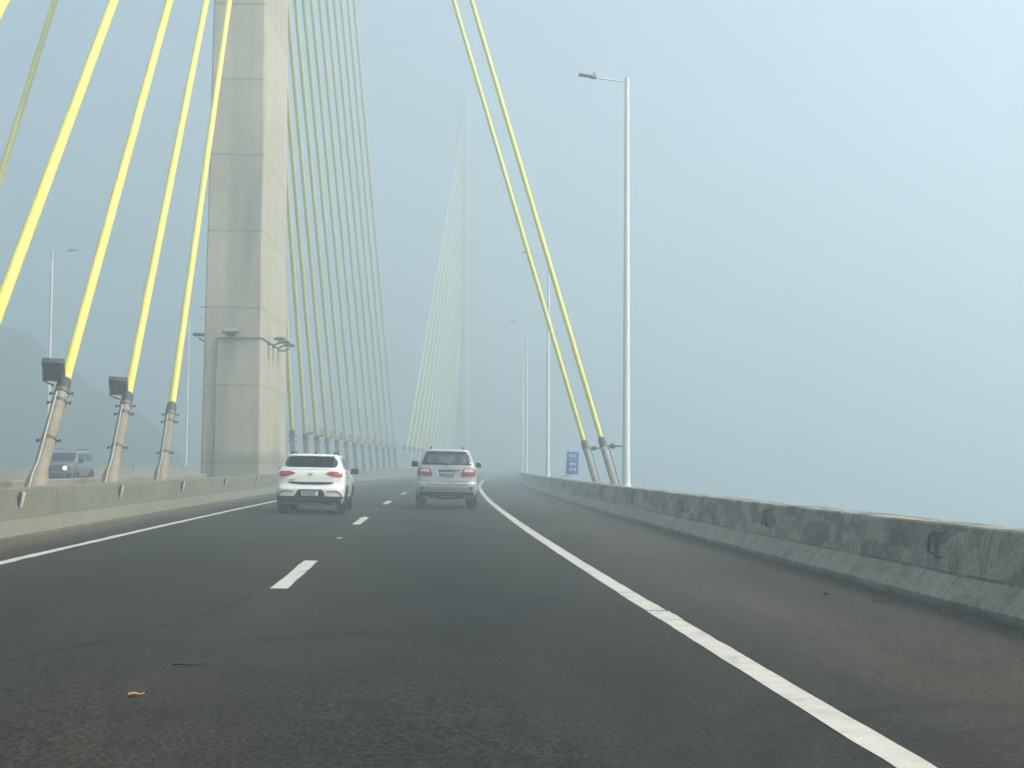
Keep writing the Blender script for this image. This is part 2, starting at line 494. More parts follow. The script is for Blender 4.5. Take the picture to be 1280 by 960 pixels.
def wavy_line(name, t, w, s0, s1, step=.5, amp=.007):
    n = int((s1 - s0) / step) + 1
    vs, fs = [], []
    ja = rng.normal(0, amp, n); jb = rng.normal(0, amp, n)
    for i, s in enumerate(np.linspace(s0, s1, n)):
        vs += [tuple(road(s, t - w / 2 + ja[i], .005)), tuple(road(s, t + w / 2 + jb[i], .005))]
    fs = [(2 * i, 2 * i + 1, 2 * i + 3, 2 * i + 2) for i in range(n - 1)]
    me = bpy.data.meshes.new(name); me.from_pydata(vs, [], fs)
    return finish(me, name, M['paint'], rd, smooth=0)
wavy_line('edge_line', 3.545, .19, S0, 11.8, .35, .004)
wavy_line('edge_line', 3.55, .215, 11.82, 12.5, .12, .005)
wavy_line('edge_line', 3.535, .185, 12.55, 300, .5, .004)
wavy_line('edge_line', -3.63, .15, S0, 300, .5)
def stud(a):
    b = MB()
    q = Matrix.Rotation(rotz_at(a), 3, 'Z')
    b.box(road(a, .02, .011), (.09, .08, .018), q, bev=.006)
    b.build('road_stud', M['reflector'], rd)
SA, CAD, DLEN = 14.28, 15.2165, 4.11
for i in range(-1, 19):
    a = SA + i * CAD
    if i >= 0: stud(a + 9.6)
    wavy_line('lane_dash', 0.0, .175, a, a + DLEN, .4)
def mark(path, w):
    vs, fs = [], []
    P = [np.array(p, float) for p in path]
    # smooth the path
    pts = []
    for i in range(len(P) - 1):
        p0, p1, p2, p3 = P[max(i - 1, 0)], P[i], P[i + 1], P[min(i + 2, len(P) - 1)]
        for u in np.linspace(0, 1, 8, endpoint=False):
            pts.append(.5 * ((2 * p1) + (-p0 + p2) * u + (2 * p0 - 5 * p1 + 4 * p2 - p3) * u * u + (-p0 + 3 * p1 - 3 * p2 + p3) * u ** 3))
    pts.append(P[-1])
    for i, p in enumerate(pts):
        d = pts[min(i + 1, len(pts) - 1)] - pts[max(i - 1, 0)]
        n = np.array([d[1], -d[0]]) / (np.linalg.norm(d) + 1e-9)
        a, c = p - n * w / 2, p + n * w / 2
        vs += [tuple(road(a[0], a[1], .003)), tuple(road(p[0], p[1], .003)), tuple(road(c[0], c[1], .003))]
    me = bpy.data.meshes.new('tyre_mark')
    for i in range(len(pts) - 1):
        for k in (0, 1): fs.append((3 * i + k, 3 * i + k + 1, 3 * i + k + 4, 3 * i + k + 3))
    me.from_pydata(vs, [], fs)
    uv = me.uv_layers.new(name='UVMap')
    for lp in me.loops:
        i, k = divmod(lp.vertex_index, 3)
        uv.data[lp.index].uv = (k / 2, i / (len(pts) - 1))
    finish(me, 'tyre_mark', M['tyre_mark'], rd, smooth=0)
mark([(9.7, -.2), (10.5, .7), (11.0, 1.5), (12.2, 2.2), (14.4, 2.85), (18, 3.3)], .5)
mark([(5.4, 2.75), (6.2, 2.95), (6.95, 3.35), (7.4, 3.75), (7.6, 4.4), (7.5, 5.4)], .30)
mark([(5.0, 3.0), (5.9, 3.2), (6.5, 3.6), (6.9, 4.3), (6.9, 5.4)], .18)
mark([(6.8, -2.6), (9, -1.2), (11.5, -.45), (14, -.2), (20, -.15)], .14)

# lagoon and hill
me = bpy.data.meshes.new('water')
me.from_pydata([(-1400, -900, -18), (1400, -900, -18), (1400, 1900, -18), (-1400, 1900, -18)], [], [(0, 1, 2, 3)])
tag(finish(me, 'water', M['water'], smooth=0), kind='structure')

def hill(name, cx, cy, rx, ry, h, seed, n=70):
    g = np.random.default_rng(seed)
    ph = g.uniform(0, 6.28, (7, 2)); am = [.10, .08, .06, .05, .035, .025, .02]; fr = [1, 1.7, 2.9, 4.7, 8, 13, 21]
    vs, fs = [], []
    for i in range(n + 1):
        for j in range(n + 1):
            u, v = i / n * 2 - 1, j / n * 2 - 1
            r = math.hypot(u, v)
            z = max(0.0, math.cos(min(r, 1) * math.pi / 2)) ** .5
            for k in range(7): z += am[k] * math.sin(fr[k] * 2.2 * u + ph[k, 0]) * math.sin(fr[k] * 2.2 * v + ph[k, 1]) * (1 - min(1, r) ** 4)
            vs.append((cx + u * rx, cy + v * ry, -18.5 + h * max(z, 0)))
    for i in range(n):
        for j in range(n):
            a = i * (n + 1) + j
            fs.append((a, a + n + 1, a + n + 2, a + 1))
    me = bpy.data.meshes.new(name); me.from_pydata(vs, [], fs)
    return tag(finish(me, name, M['hill'], smooth=180), kind='structure')
hill('hill', -106, 196, 70, 62, 39, 3)
hill('hill', -190, 260, 80, 80, 50, 5)

# ------------------------------------------------------------------ concrete crash barriers
def mirror(p): return [(2 * TM - t, z) for t, z in p][::-1]
RB = [(6.435, -.03), (6.435, .08), (6.615, .30), (6.70, .765), (6.72, .785), (7.10, .785), (7.12, .77), (7.16, -.03)]
MBp = [(-4.77, -.03), (-4.77, .08), (-4.945, .30), (-5.035, .765), (-5.05, .785), (-5.24, .785), (-5.255, .77), (-5.30, -.03)]
right_b = strip('concrete_barrier', M['concrete_right'], S0, S1, RB, .8, jitter=.006, sharp=10)
tag(right_b, 'weathered dark grey concrete barrier with steel loops along the right shoulder', 'barrier')
med_b = strip('concrete_barrier', M['concrete_left'], S0, S1, MBp, .8, jitter=.002, sharp=10)
tag(med_b, 'pale olive concrete barrier with plate reflectors beside the left lane', 'barrier')
far_med_b = strip('concrete_barrier', M['concrete_far'], S0, S1, mirror(MBp), 1.2, jitter=.002)
tag(far_med_b, 'second concrete barrier behind the anchor pipes, in front of the oncoming car', 'barrier')
left_b = strip('concrete_barrier', M['concrete_far'], S0, S1, mirror(RB), 1.2, jitter=.002)
tag(left_b, 'distant tan concrete barrier on the far left behind the oncoming car', 'barrier')

def frame_at(s):
    return Matrix.Rotation(rotz_at(s), 3, 'Z')
for k in range(-2, 18):      # bent steel loops on the right barrier
    s = 13.9 + 7.0 * k
    if s > 100: break
    p = [road(s - .10, 6.668, .46), road(s - .10, 6.60, .47), road(s - .06, 6.575, .50), road(s - .04, 6.60, .665), road(s - .10, 6.62, .70), road(s - .10, 6.695, .71)]
    b = MB(); b.tube([road(s - .12, 6.66, .44), road(s - .12, 6.585, .455), road(s - .12, 6.60, .70), road(s - .12, 6.70, .715)], .017, 8)
    b.tube([road(s + .10, 6.66, .47), road(s + .10, 6.585, .485), road(s + .10, 6.605, .66), road(s + .10, 6.70, .675)], .017, 8)
    b.tube([road(s - .12, 6.60, .70), road(s + .10, 6.605, .66)], .015, 8)
    b.tube([road(s - .12, 6.585, .455), road(s + .10, 6.585, .485)], .015, 8)
    b.build('steel_loop', M['rust'], right_b)
for k in range(-3, 20):      # plate reflectors on the median barrier
    s = 22.75 + 7.15 * k
    if s > 140: break
    b = MB()
    q = frame_at(s) @ Matrix.Rotation(R(11), 3, 'Y')
    b.box(road(s, -4.96, .60), (.05, .13, .25), q, bev=.006)
    rf = b.build('reflector', M['reflector'], med_b)
    b = MB(); b.box(road(s - .085, -4.975, .595), (.05, .03, .28), q)
    b.build('bracket', M['rust'], rf)
for k in range(-2, 9):
    s = 91.15 + 7.15 * k * 2
    if s < 45: continue
    b = MB(); b.box(road(s, -18.98, .62), (.05, .14, .26), frame_at(s), bev=.006)
    b.build('reflector', M['rust'], left_b)

# ------------------------------------------------------------------ pylons
PH = 66.0
def pylon_section(z):
    f = -4.1 + .0167 * max(z, 0)          # front face (towards the camera)
    r = 4.1 - .044 * min(max(z, 0), 80)
    w = 1.12 - .0056 * min(max(z, 0), 25)
    return f, r, w

def pylon(s, label, detail):
    o0 = road(s, TM - .08, 0)
    rot = Matrix.Rotation(rotz_at(s), 4, 'Z')
    vs, fs = [], []
    zs = [-18.4, 0, 8, 16, 25, 40, 55, PH]
    ch = .06
    for z in zs:
        f, r, w = pylon_section(z)
        vs += [(-w + ch, f, z), (w - ch, f, z), (w, f + ch, z), (w, r - ch, z), (w - ch, r, z), (-w + ch, r, z), (-w, r - ch, z), (-w, f + ch, z)]
    for i in range(len(zs) - 1):
        for k in range(8):
            fs.append((i * 8 + k, i * 8 + (k + 1) % 8, i * 8 + 8 + (k + 1) % 8, i * 8 + 8 + k))
    fs.append(tuple(range((len(zs) - 1) * 8, len(zs) * 8)))
    me = bpy.data.meshes.new('bridge_pylon'); me.from_pydata(vs, [], fs)
    o = finish(me, 'bridge_pylon', M['pylon'], smooth=20)
    o.location = o0; o.rotation_euler = (0, 0, rotz_at(s))
    tag(o, label, 'pylon')
    if detail:
        b = MB()
        f, r, w = pylon_section(6)
        b.tube([(-.62, -4.1 + .0167 * .3 - .04, .3), (-.58, f - .035, 6.0)], .035, 8)
        b.tube([(-.58, f - .03, 6.02), (w - .02, f - .03, 6.02)], .025, 8)
        b.tube([(w + .03, f - .02, 6.02), (w + .03, f + 2.4, 6.02)], .025, 8)
        b.build('conduit', M['conduit_grey'], o)
        def flood(x, y, z, dx, dy, tip=0.0):
            """wide floodlight on a bracket; faces up"""
            b = MB()
            ang = math.atan2(-dx, dy) if abs(dy) + abs(dx) else 0
            q = Matrix.Rotation(ang, 3, 'Z') @ Matrix.Rotation(tip, 3, 'X')
            b.box((x + dx, y + dy, z + .18), (.62, .42, .10 if dx == 0 else .07), q, bev=.02)
            if dx == 0: b.box((x + dx * .95, y + dy * .95, z + .08), (.36, .26, .12), q, bev=.02)
            fl = b.build('floodlight', M['lamp_body'], o)
            b = MB(); b.box((x + dx, y + dy, z + .235), (.54, .34, .012), q); b.build('lamp_glass', M['lamp_glass'], fl)
            b = MB(); b.tube([(x, y, z), (x + dx * .5, y + dy * .5, z - .06), (x + dx, y + dy, z + .06)], .035, 8)
            b.box((x, y, z), (.16, .03 if dx == 0 else .16, .16) if dx == 0 else (.03, .16, .16)); b.build('bracket', M['steel_dark'], fl)
        flood(.0, f - .02, 6.05, 0, -.42, -.45)
        flood(-w - .02, f + .9, 6.0, -.34, 0, 0)
        flood(w + .02, f + 1.9, 5.95, .46, 0, 0)
        flood(w + .02, f + 3.3, 5.95, .46, 0, 0)
        flood(w + .02, f + 4.9, 5.95, .46, 0, 0)
        b = MB(); b.tube([(-w, f + .3, 7.2), (-w - .22, f + .3, 7.22)], .02, 6); b.build('bracket', M['steel_dark'], o)
    return o, rot, o0
S_P1, S_P2 = 57.6, 243.0
pylon(S_P1, 'tall grey concrete bridge pylon with floodlights, beside the white hatchback', True)
pylon(S_P2, 'ghostly far bridge pylon almost lost in the fog above the silver car', False)

def pylon_point(s, side, z, y_in=.25):
    """point on the front (-1) / rear (+1) face of a pylon at height z"""
    f, r, w = pylon_section(z)
    y = f + y_in if side < 0 else r - y_in
    return road(s, TM, 0) + Matrix.Rotation(rotz_at(s), 3, 'Z') @ Vector((0, y, z))

# ------------------------------------------------------------------ stay cables
def stay(base, top, s, label, group, side, lamp=True, cable_r=.11, pipe_r=.145, z_pipe=2.7, pipe_mat='pipe', small=False, far=False, zref=0):
    base, top = Vector(base), Vector(top)
    d = (top - base).normalized()
    a = heading(s)
    x = Vector((math.cos(a), -math.sin(a), 0))
    x = (x - d * x.dot(d)).normalized()
    y = d.cross(x)
    Mr = Matrix((x, y, d)).transposed()
    root = empty('stay_cable', base, Mr.to_quaternion())
    tag(root, label, 'stay cable', group)
    Lp = (z_pipe - zref) / d.z
    Lt = (top - base).length
    boot = .30
    n = 10 if far else 18
    b = MB(); b.tube([(0, 0, Lp + boot - .02), (0, 0, Lp + (Lt - Lp) * .5), (0, 0, Lt)], cable_r, n)
    b.build('cable', M['cable'], root)
    b = MB(); b.tube([(0, 0, Lp - .02), (0, 0, Lp + .06), (0, 0, Lp + boot - .05), (0, 0, Lp + boot)], [pipe_r * 1.02, pipe_r * 1.04, pipe_r * .96, cable_r * 1.06], n)
    b.build('boot', M['rubber'], root)
    b = MB()
    if small:
        b.tube([(0, 0, -.5), (0, 0, Lp)], pipe_r, n)
    else:
        b.tube([(0, 0, -.25), (0, 0, .75), (0, 0, 1.05), (0, 0, Lp)], [pipe_r * 1.55, pipe_r * 1.5, pipe_r * 1.02, pipe_r], n)
    b.build('anchor_pipe', M[pipe_mat], root)
    if small: return root, Lp
    if not far:
        for h, rr in ((Lp - .10, pipe_r), (Lp - .36, pipe_r), (Lp - 1.42, pipe_r)):
            b = MB(); b.tube([(0, 0, h - .035), (0, 0, h + .035)], rr + .012, n)
            for sx in (-1, 1):
                b.tube([(sx * (rr - .01), 0, h), (sx * (rr + .085), 0, h)], .022, 6)
                b.tube([(sx * (rr + .07), 0, h - .001), (sx * (rr + .10), 0, h)], .040, 6)
            b.build('clamp', M['steel_dark'], root)
        b = MB(); b.tube([(0, 0, .30), (0, 0, .36)], pipe_r * 1.55 + .02, n); b.build('collar', M['steel_dark'], root)
        b = MB()
        yy = -1
        b.tube([(-.05, yy * (pipe_r * 1.6), .0), (-.05, yy * (pipe_r * 1.58), .75), (-.03, yy * (pipe_r + .03), 1.15), (-.04, yy * (pipe_r + .03), Lp - .2)], .018, 6)
        b.build('conduit', M['conduit'], root)
    if lamp:
        out = side
        b = MB()
        q = Matrix.Rotation(R(16) * out, 3, 'X') @ Matrix.Rotation(R(4), 3, 'Z')
        c = Vector((side * .20, out * .26, Lp + .34)) if side < 0 else Vector((.30, .22, Lp + .34))
        wd = .46 if side < 0 else .26
        b.box(c, (wd, .52, .09), q, bev=.012)
        b.box(c + q @ Vector((0, .20 * out, -.05)), (wd - .03, .10, .14), q, bev=.012)
        fl = b.build('floodlight', M['lamp_body'], root)
        b = MB(); b.box(c + q @ Vector((0, 0, .049)), (wd - .06, .46, .012), q); b.build('lamp_glass', M['lamp_glass'], fl)
        b = MB()
        for sx in (-wd * .42, wd * .42):
            b.tube([(side * .10 + sx * .3, out * .10, Lp + .03), (c.x + sx, out * .16, Lp + .12), tuple(c + q @ Vector((sx, 0, -.03)))], .022, 6)
        b.build('bracket', M['steel_dark'], fl)
    return root, Lp

ords = ['first', 'second', 'third', 'fourth', 'fifth', 'sixth', 'seventh', 'eighth', 'ninth', 'tenth', 'eleventh', 'twelfth', 'thirteenth']
ZB = .25
# back stays, between the camera and the near pylon
backs = [(40.15, 23.0, 'yellow stay cable without a floodlight, standing beside the near pylon', False),
         (33.95, 26.8, 'yellow stay cable with a smaller floodlight, second out from the near pylon', True),
         (27.6, 30.2, 'thick yellow stay cable with a large floodlight, in front of the oncoming car', True),
         (21.8, 33.5, 'thickest yellow stay cable crossing the left edge, its foot out of sight', True),
         (16.0, 39.0, 'short yellow stay piece cutting across the top left corner', True)]
for s, z, lab, lamp in backs:
    stay(road(s, TM, ZB), pylon_point(S_P1, -1, z + .9), s, lab, 'yellow stays before the near pylon', -1, lamp, zref=ZB)
# forward stays of the near pylon
ztop = [23.0, 25.2, 27.2, 30.4, 33.7, 37.0, 40.2, 43.6, 46.8, 50.1, 53.4, 57.0, 60.0]
sb1 = [73.4, 79.6, 85.4, 91.2, 97.1, 103.1, 109.3, 115.5, 121.9, 128.0, 134.3, 140.3, 146.6]
for i in range(13):
    lab = 'pale yellow stay cable, %s beyond the near pylon in the dense fan' % ords[i]
    if i == 12: lab = 'pale yellow stay cable, last and outermost of the dense fan beyond the near pylon'
    if i == 0: lab = 'pale yellow stay cable without a floodlight, hugging the near pylon behind the hatchback'
    stay(road(sb1[i], TM, ZB), pylon_point(S_P1, 1, ztop[i]), sb1[i], lab, 'yellow stays beyond the near pylon', 1, i > 0, far=False, zref=ZB)
# stays of the far pylon
for i in range(13):
    s = 153.3 + 6.0 * i
    lab = 'faint foggy stay cable, %s from the left in the fan before the far pylon' % ords[i]
    stay(road(s, TM, ZB), pylon_point(S_P2, -1, ztop[12 - i]), s, lab, 'faint stays before the far pylon', -1, True, far=True, zref=ZB)
for i in range(13):
    s = 259.0 + 6.0 * i
    stay(road(s, TM, ZB), pylon_point(S_P2, 1, ztop[i]), s, 'barely visible grey stay cable fading into fog beyond the far pylon', 'fogbound stays beyond the far pylon', 1, True, far=True, zref=ZB)

# side stays anchored outside the carriageways
def side_point(sgn, z, y):
    f, r, w = pylon_section(z)
    return road(S_P1, TM, 0) + Matrix.Rotation(rotz_at(S_P1), 3, 'Z') @ Vector((sgn * (w - .2), y, z))
for s, z, y, lab in ((48.0, 44.9, -1.6, 'slim yellow side stay nearer the blue sign, behind the right barrier'),
                     (42.6, 47.4, -1.6, 'slim yellow side stay nearer the first street lamp, behind the right barrier')):
    root, Lp = stay(road(s, 7.35, -.02), side_point(1, z, y), s, lab, 'side stays behind the right barrier', 1, False, .080, .112, 1.95, 'pipe_grey', small=True, zref=-.02)
    b = MB()     # damper arm with a round weight
    h = Lp + .02
    inv = root.rotation_quaternion.inverted()
    xr = inv @ Vector((math.cos(heading(s)), -math.sin(heading(s)), 0))
    yb = inv @ Vector((-math.sin(heading(s)), -math.cos(heading(s)), 0))
    p0 = Vector((0, 0, h))
    p1 = p0 + xr * .26; p2 = p0 + xr * .36; p3 = p0 + xr * .80
    b.tube([p0, p1], .030, 8)
    b.tube([p1 - xr * .05, p1 - xr * .02, p1 + xr * .03, p2 - xr * .02, p2 + xr * .03], [.03, .075, .095, .075, .03], 12)
    b.tube([p2, p3], .026, 8)
    b.build('damper_arm', M['steel_dark'], root)
    b = MB(); b.tube([p0 + xr * .16 + Vector((0, 0, -.02)), p0 + xr * .15 + Vector((0, 0, -Lp * .45)), p0 + xr * .13 + Vector((0, 0, -Lp + .2))], .014, 6)
    b.build('conduit', M['steel_dark'], root)
stay(road(56.8, -19.75, -.02), side_point(-1, 45.0, -2.0), 56.8, 'shaded greenish side stay across the top left, behind the thick yellow stays', None, 1, False, .125, .15, 1.7, 'pipe_grey', small=True, zref=-.02)

# ------------------------------------------------------------------ street lamps
def lamp_parts():
    P = {}
    b = MB(); b.tube([(0, 0, 0), (0, 0, .02)], .16, 16)
    b.tube([(0, 0, .02), (0, 0, .9), (0, 0, 11.3), (0, 0, 11.5)], [.118, .105, .062, .055], 16)
    P['pole'] = (b, 'galv')
    b = MB(); b.tube([(0, 0, 11.38), (-.45, 0, 11.43), (-1.0, 0, 11.49)], .024, 8)
    b.tube([(0, 0, 11.30), (0, 0, 11.46)], .068, 12)
    P['arm'] = (b, 'galv')
    b = MB()
    q = Matrix.Rotation(R(7), 3, 'Y')
    b.box((-1.16, 0, 11.535), (.42, .26, .05), q, bev=.02)
    b.box((-.94, 0, 11.50), (.16, .16, .09), q, bev=.02)
    P['lamp_head'] = (b, 'lamp_head')
    b = MB(); b.tube([(-.92, 0, 11.54), (-.92, 0, 11.63)], .035, 10)
    P['photocell'] = (b, 'lamp_head')
    return P
LP = lamp_parts()
lamp_src = {}
def street_lamp(s, t, right, label, group):
    o = empty('street_lamp', road(s, t, .785))
    o.rotation_euler = (0, 0, rotz_at(s) + (0 if right else math.pi))
    tag(o, label, 'street lamp', group)
    for k, (b, m) in LP.items():
        if k not in lamp_src:
            lamp_src[k] = b.build(k, M[m], o)
        else:
            c = lamp_src[k].copy(); COL.objects.link(c); c.parent = o
    return o
g = 'street lamps along the right barrier'
street_lamp(38.57, 6.93, True, 'tall white street lamp nearest on the right barrier, beside the two slanting side stays', g)
street_lamp(71.45, 6.93, True, 'second white street lamp along the right barrier, its head behind the side stays', g)
street_lamp(105.7, 6.93, True, 'third pale street lamp along the right barrier, where the wall bends out of sight', g)
street_lamp(139.5, 6.93, True, 'fourth street lamp on the right barrier, faint against the third one', g)
street_lamp(173.5, 6.93, True, 'fog-faded street lamp hidden behind the third and fourth on the right barrier', g)
g = 'street lamps along the far left barrier'
street_lamp(74.3, -19.33, False, 'white street lamp behind the floodlit stay, on the far left barrier', g)
street_lamp(108.3, -19.33, False, 'thin pale street lamp just left of the near pylon, on the far left barrier', g)
street_lamp(176.3, -19.33, False, 'foggy street lamp behind the fan of stays on the far left barrier', g)

# ------------------------------------------------------------------ lettering
def text_bm(txt, size, depth=.004, bold=False):
    cu = bpy.data.curves.new('lettering', 'FONT')
    cu.body = txt; cu.size = size; cu.extrude = depth / 2; cu.align_x = 'CENTER'; cu.align_y = 'CENTER'
    cu.resolution_u = 3
    if bold: cu.offset = size * .022
    o = bpy.data.objects.new('lettering', cu); COL.objects.link(o)
    dg = bpy.context.evaluated_depsgraph_get(); dg.update()
    me = bpy.data.meshes.new_from_object(o.evaluated_get(dg))
    bpy.data.objects.remove(o); bpy.data.curves.remove(cu)
    return me
def text_obj(name, txt, size, Mx, mat, parent, sx=1.0, bold=True):
    me = text_bm(txt, size, bold=bold)
    me.transform(Matrix.Diagonal((sx, 1, 1, 1)))
    me.transform(Mx)
    me.materials.clear()
    return finish(me, name, mat, parent, smooth=0, fix=False)
STAND = Matrix(((1, 0, 0, 0), (0, 0, -1, 0), (0, 1, 0, 0), (0, 0, 0, 1)))   # text upright, read from -y

# kilometre sign
so = empty('road_sign', road(59.65, 6.78, .785))
so.rotation_euler = (0, 0, rotz_at(59.65) + R(4))
tag(so, 'small blue kilometre sign on a bent post over the right barrier', 'sign')
tilt = Matrix.Translation((.505, 0, .68)) @ Matrix.Rotation(R(3.0), 4, 'Y')
b = MB(); b.box((0, 0, 0), (.53, .02, .96), bev=.006); b.build('sign_panel', M['sign_blue'], so, local=tilt)
pn = so.children[0]
b = MB(); b.box((0, -.0115, .155), (.50, .004, .016)); b.build('divider_line', M['sign_white'], pn, local=tilt)
text_obj('lettering', 'SUL', .19, tilt @ Matrix.Translation((0, -.014, .30)) @ STAND, M['sign_white'], pn, 1.0)
text_obj('lettering', 'km', .20, tilt @ Matrix.Translation((.02, -.014, -.03)) @ STAND, M['sign_white'], pn, 1.05)
text_obj('lettering', '314', .20, tilt @ Matrix.Translation((.02, -.014, -.28)) @ STAND, M['sign_white'], pn, 1.0)
b = MB(); b.tube([(0, 0, -.03), (0, 0, .06), (.06, 0, .10), (.50, 0, .21), (.53, .0, .26), (.53, .025, .55), (.51, .025, 1.05)], .016, 8)
b.tube([(0, 0, -.01), (0, 0, .01)], .05, 10); b.build('post', M['steel_dark'], so)

# ------------------------------------------------------------------ cars
def pchip(x, y, xi):
    x, y = np.asarray(x, float), np.asarray(y, float)
    h = np.diff(x); dl = np.diff(y) / h
    m = np.zeros(len(x))
    for i in range(1, len(x) - 1):
        if dl[i - 1] * dl[i] > 0:
            w1, w2 = 2 * h[i] + h[i - 1], h[i] + 2 * h[i - 1]
            m[i] = (w1 + w2) / (w1 / dl[i - 1] + w2 / dl[i])
    m[0], m[-1] = dl[0], dl[-1]
    j = np.clip(np.searchsorted(x, xi) - 1, 0, len(h) - 1)
    u = (xi - x[j]) / h[j]
    return (2*u**3-3*u**2+1)*y[j] + (u**3-2*u**2+u)*h[j]*m[j] + (-2*u**3+3*u**2)*y[j+1] + (u**3-u**2)*h[j]*m[j+1]

class Body:
    """stack of rounded plan outlines; columns: z, y of rear, y of front, half width, corner depth rear, front"""
    P = 4.5
    def __init__(self, tab, per=5, n=12):
        T = np.array(tab, float)
        k = np.arange(len(T))
        u = np.linspace(0, len(T) - 1, (len(T) - 1) * per + 1)
        self.C = np.stack([pchip(k, T[:, c], u) for c in range(T.shape[1])], 1)
        uf = np.linspace(0, len(T) - 1, 1200)
        self.F = np.stack([pchip(k, T[:, c], uf) for c in range(T.shape[1])], 1)
        self.n = n
    def at(self, z):
        F = self.F
        return [float(np.interp(z, F[:, 0], F[:, c])) for c in range(1, 6)]
    def rear(self, x, z):
        yr, yf, W, cr, cf = self.at(z)
        q = min(abs(x) / max(W, 1e-4), .9999)
        return yr + cr * (1 - (1 - q ** self.P) ** (1 / self.P))
    def front(self, x, z):
        yr, yf, W, cr, cf = self.at(z)
        q = min(abs(x) / max(W, 1e-4), .9999)
        return yf - cf * (1 - (1 - q ** self.P) ** (1 / self.P))
    def side(self, y, z):
        yr, yf, W, cr, cf = self.at(z)
        if y < yr + cr: q = min((yr + cr - y) / cr, .9999)
        elif y > yf - cf: q = min((y - yf + cf) / cf, .9999)
        else: q = 0
        return W * (1 - q ** self.P) ** (1 / self.P)
    def outline(self, row):
        z, yr, yf, W, cr, cf = row
        e = 2 / self.P
        half = []
        for j in range(self.n + 1):
            a = j / self.n * math.pi / 2
            half.append((W * math.sin(a) ** e, yr + cr * (1 - math.cos(a) ** e if j < self.n else 1)))
        ys, ye = yr + cr, yf - cf
        for j in range(1, 16): half.append((W, ys + (ye - ys) * j / 16))
        for j in range(self.n, -1, -1):
            a = j / self.n * math.pi / 2
            half.append((W * math.sin(a) ** e, yf - cf * (1 - math.cos(a) ** e if j < self.n else 1)))
        full = half + [(-x, y) for x, y in half[-2:0:-1]]
        return [(x, y, z) for x, y in full]
    def mesh(self, name, mat, parent, cuts, keep=None):
        rows = [self.outline(r) for r in self.C]
        m = len(rows[0])
        vs = [p for r in rows for p in r]
        fs = []
        for i in range(len(rows) - 1):
            for k in range(m):
                fs.append((i * m + k, i * m + (k + 1) % m, (i + 1) * m + (k + 1) % m, (i + 1) * m + k))
        fs.append(tuple(range(m - 1, -1, -1)))
        fs.append(tuple((len(rows) - 1) * m + k for k in range(m)))
        me = bpy.data.meshes.new(name); me.from_pydata(vs, [], fs)
        bm = bmesh.new(); bm.from_mesh(me); bmesh.ops.remove_doubles(bm, verts=bm.verts[:], dist=1e-4)
        bmesh.ops.recalc_face_normals(bm, faces=bm.faces[:]); bm.to_mesh(me); bm.free()
        o = bpy.data.objects.new(name, me); COL.objects.link(o)
        tools = []
        for (y, z, r, x0, x1) in cuts:
            for sx in (-1, 1):
                cb = MB(); cb.tube([(sx * x0, y, z), (sx * x1, y, z)], r, 40)
                t = cb.build('cutter', mat, smooth=0); tools.append(t)
                md = o.modifiers.new('cut', 'BOOLEAN'); md.object = t; md.operation = 'DIFFERENCE'; md.solver = 'EXACT'
        dg = bpy.context.evaluated_depsgraph_get(); dg.update()
        me2 = bpy.data.meshes.new_from_object(o.evaluated_get(dg))
        bpy.data.objects.remove(o)
        for t in tools: bpy.data.objects.remove(t)
        if keep is not None:
            bm = bmesh.new(); bm.from_mesh(me2)
            kill = [f for f in bm.faces if not keep(f.calc_center_median(), f.normal)]
            bmesh.ops.delete(bm, geom=kill, context='FACES'); bm.to_mesh(me2); bm.free()
        me2.materials.clear()
        return finish(me2, name, mat, parent, smooth=38, fix=False)

def rounded(poly, r, n=4):
    out = []
    m = len(poly)
    for i in range(m):
        p, a, c = Vector(poly[i]), Vector(poly[i - 1]), Vector(poly[(i + 1) % m])
        da, dc = (a - p), (c - p)
        rr = min(r, da.length * .45, dc.length * .45)
        A, Cc = p + da.normalized() * rr, p + dc.normalized() * rr
        for k in range(n + 1):
            u = k / n
            q = A * (1 - u) ** 2 + p * 2 * u * (1 - u) + Cc * u * u
            out.append((q.x, q.y))
    return out

def patch(name, poly, fmap, off, depth, mat, parent, grid=.06, hole=None, r=.0):
    """solid sheet following the car's surface; fmap(a, b, off) -> point"""
    if r: poly = rounded(poly, r)
    bm = bmesh.new()
    f = bm.faces.new([bm.verts.new((a, b, 0)) for a, b in poly])
    bmesh.ops.triangulate(bm, faces=[f])
    A = [p[0] for p in poly]; B = [p[1] for p in poly]
    for ax, (lo, hi) in ((0, (min(A), max(A))), (1, (min(B), max(B)))):
        k = int((hi - lo) / grid)
        for i in range(1, k + 1):
            co = [0, 0, 0]; co[ax] = lo + (hi - lo) * i / (k + 1)
            no = [0, 0, 0]; no[ax] = 1
            bmesh.ops.bisect_plane(bm, geom=bm.verts[:] + bm.edges[:] + bm.faces[:], plane_co=co, plane_no=no)
    if hole: 
        kill = [fc for fc in bm.faces if hole(fc.calc_center_median())]
        bmesh.ops.delete(bm, geom=kill, context='FACES')
    ext = bmesh.ops.extrude_face_region(bm, geom=bm.faces[:])
    for v in ext['geom']:
        if isinstance(v, bmesh.types.BMVert): v.co.z = 1
    for v in bm.verts:
        v.co = fmap(v.co.x, v.co.y, off if v.co.z > .5 else off - depth)
    bmesh.ops.remove_doubles(bm, verts=bm.verts[:], dist=1e-5)
    bmesh.ops.recalc_face_normals(bm, faces=bm.faces[:])
    me = bpy.data.meshes.new(name); bm.to_mesh(me); bm.free()
    return finish(me, name, mat, parent, smooth=35, fix=False)

def maps(B):
    fr = lambda x, z, o: Vector((x, B.rear(x, z) - o, z))
    ff = lambda x, z, o: Vector((x, B.front(x, z) + o, z))
    fR = lambda y, z, o: Vector((B.side(y, z) + o, y, z))
    fL = lambda y, z, o: Vector((-B.side(y, z) - o, y, z))
    return fr, ff, fR, fL

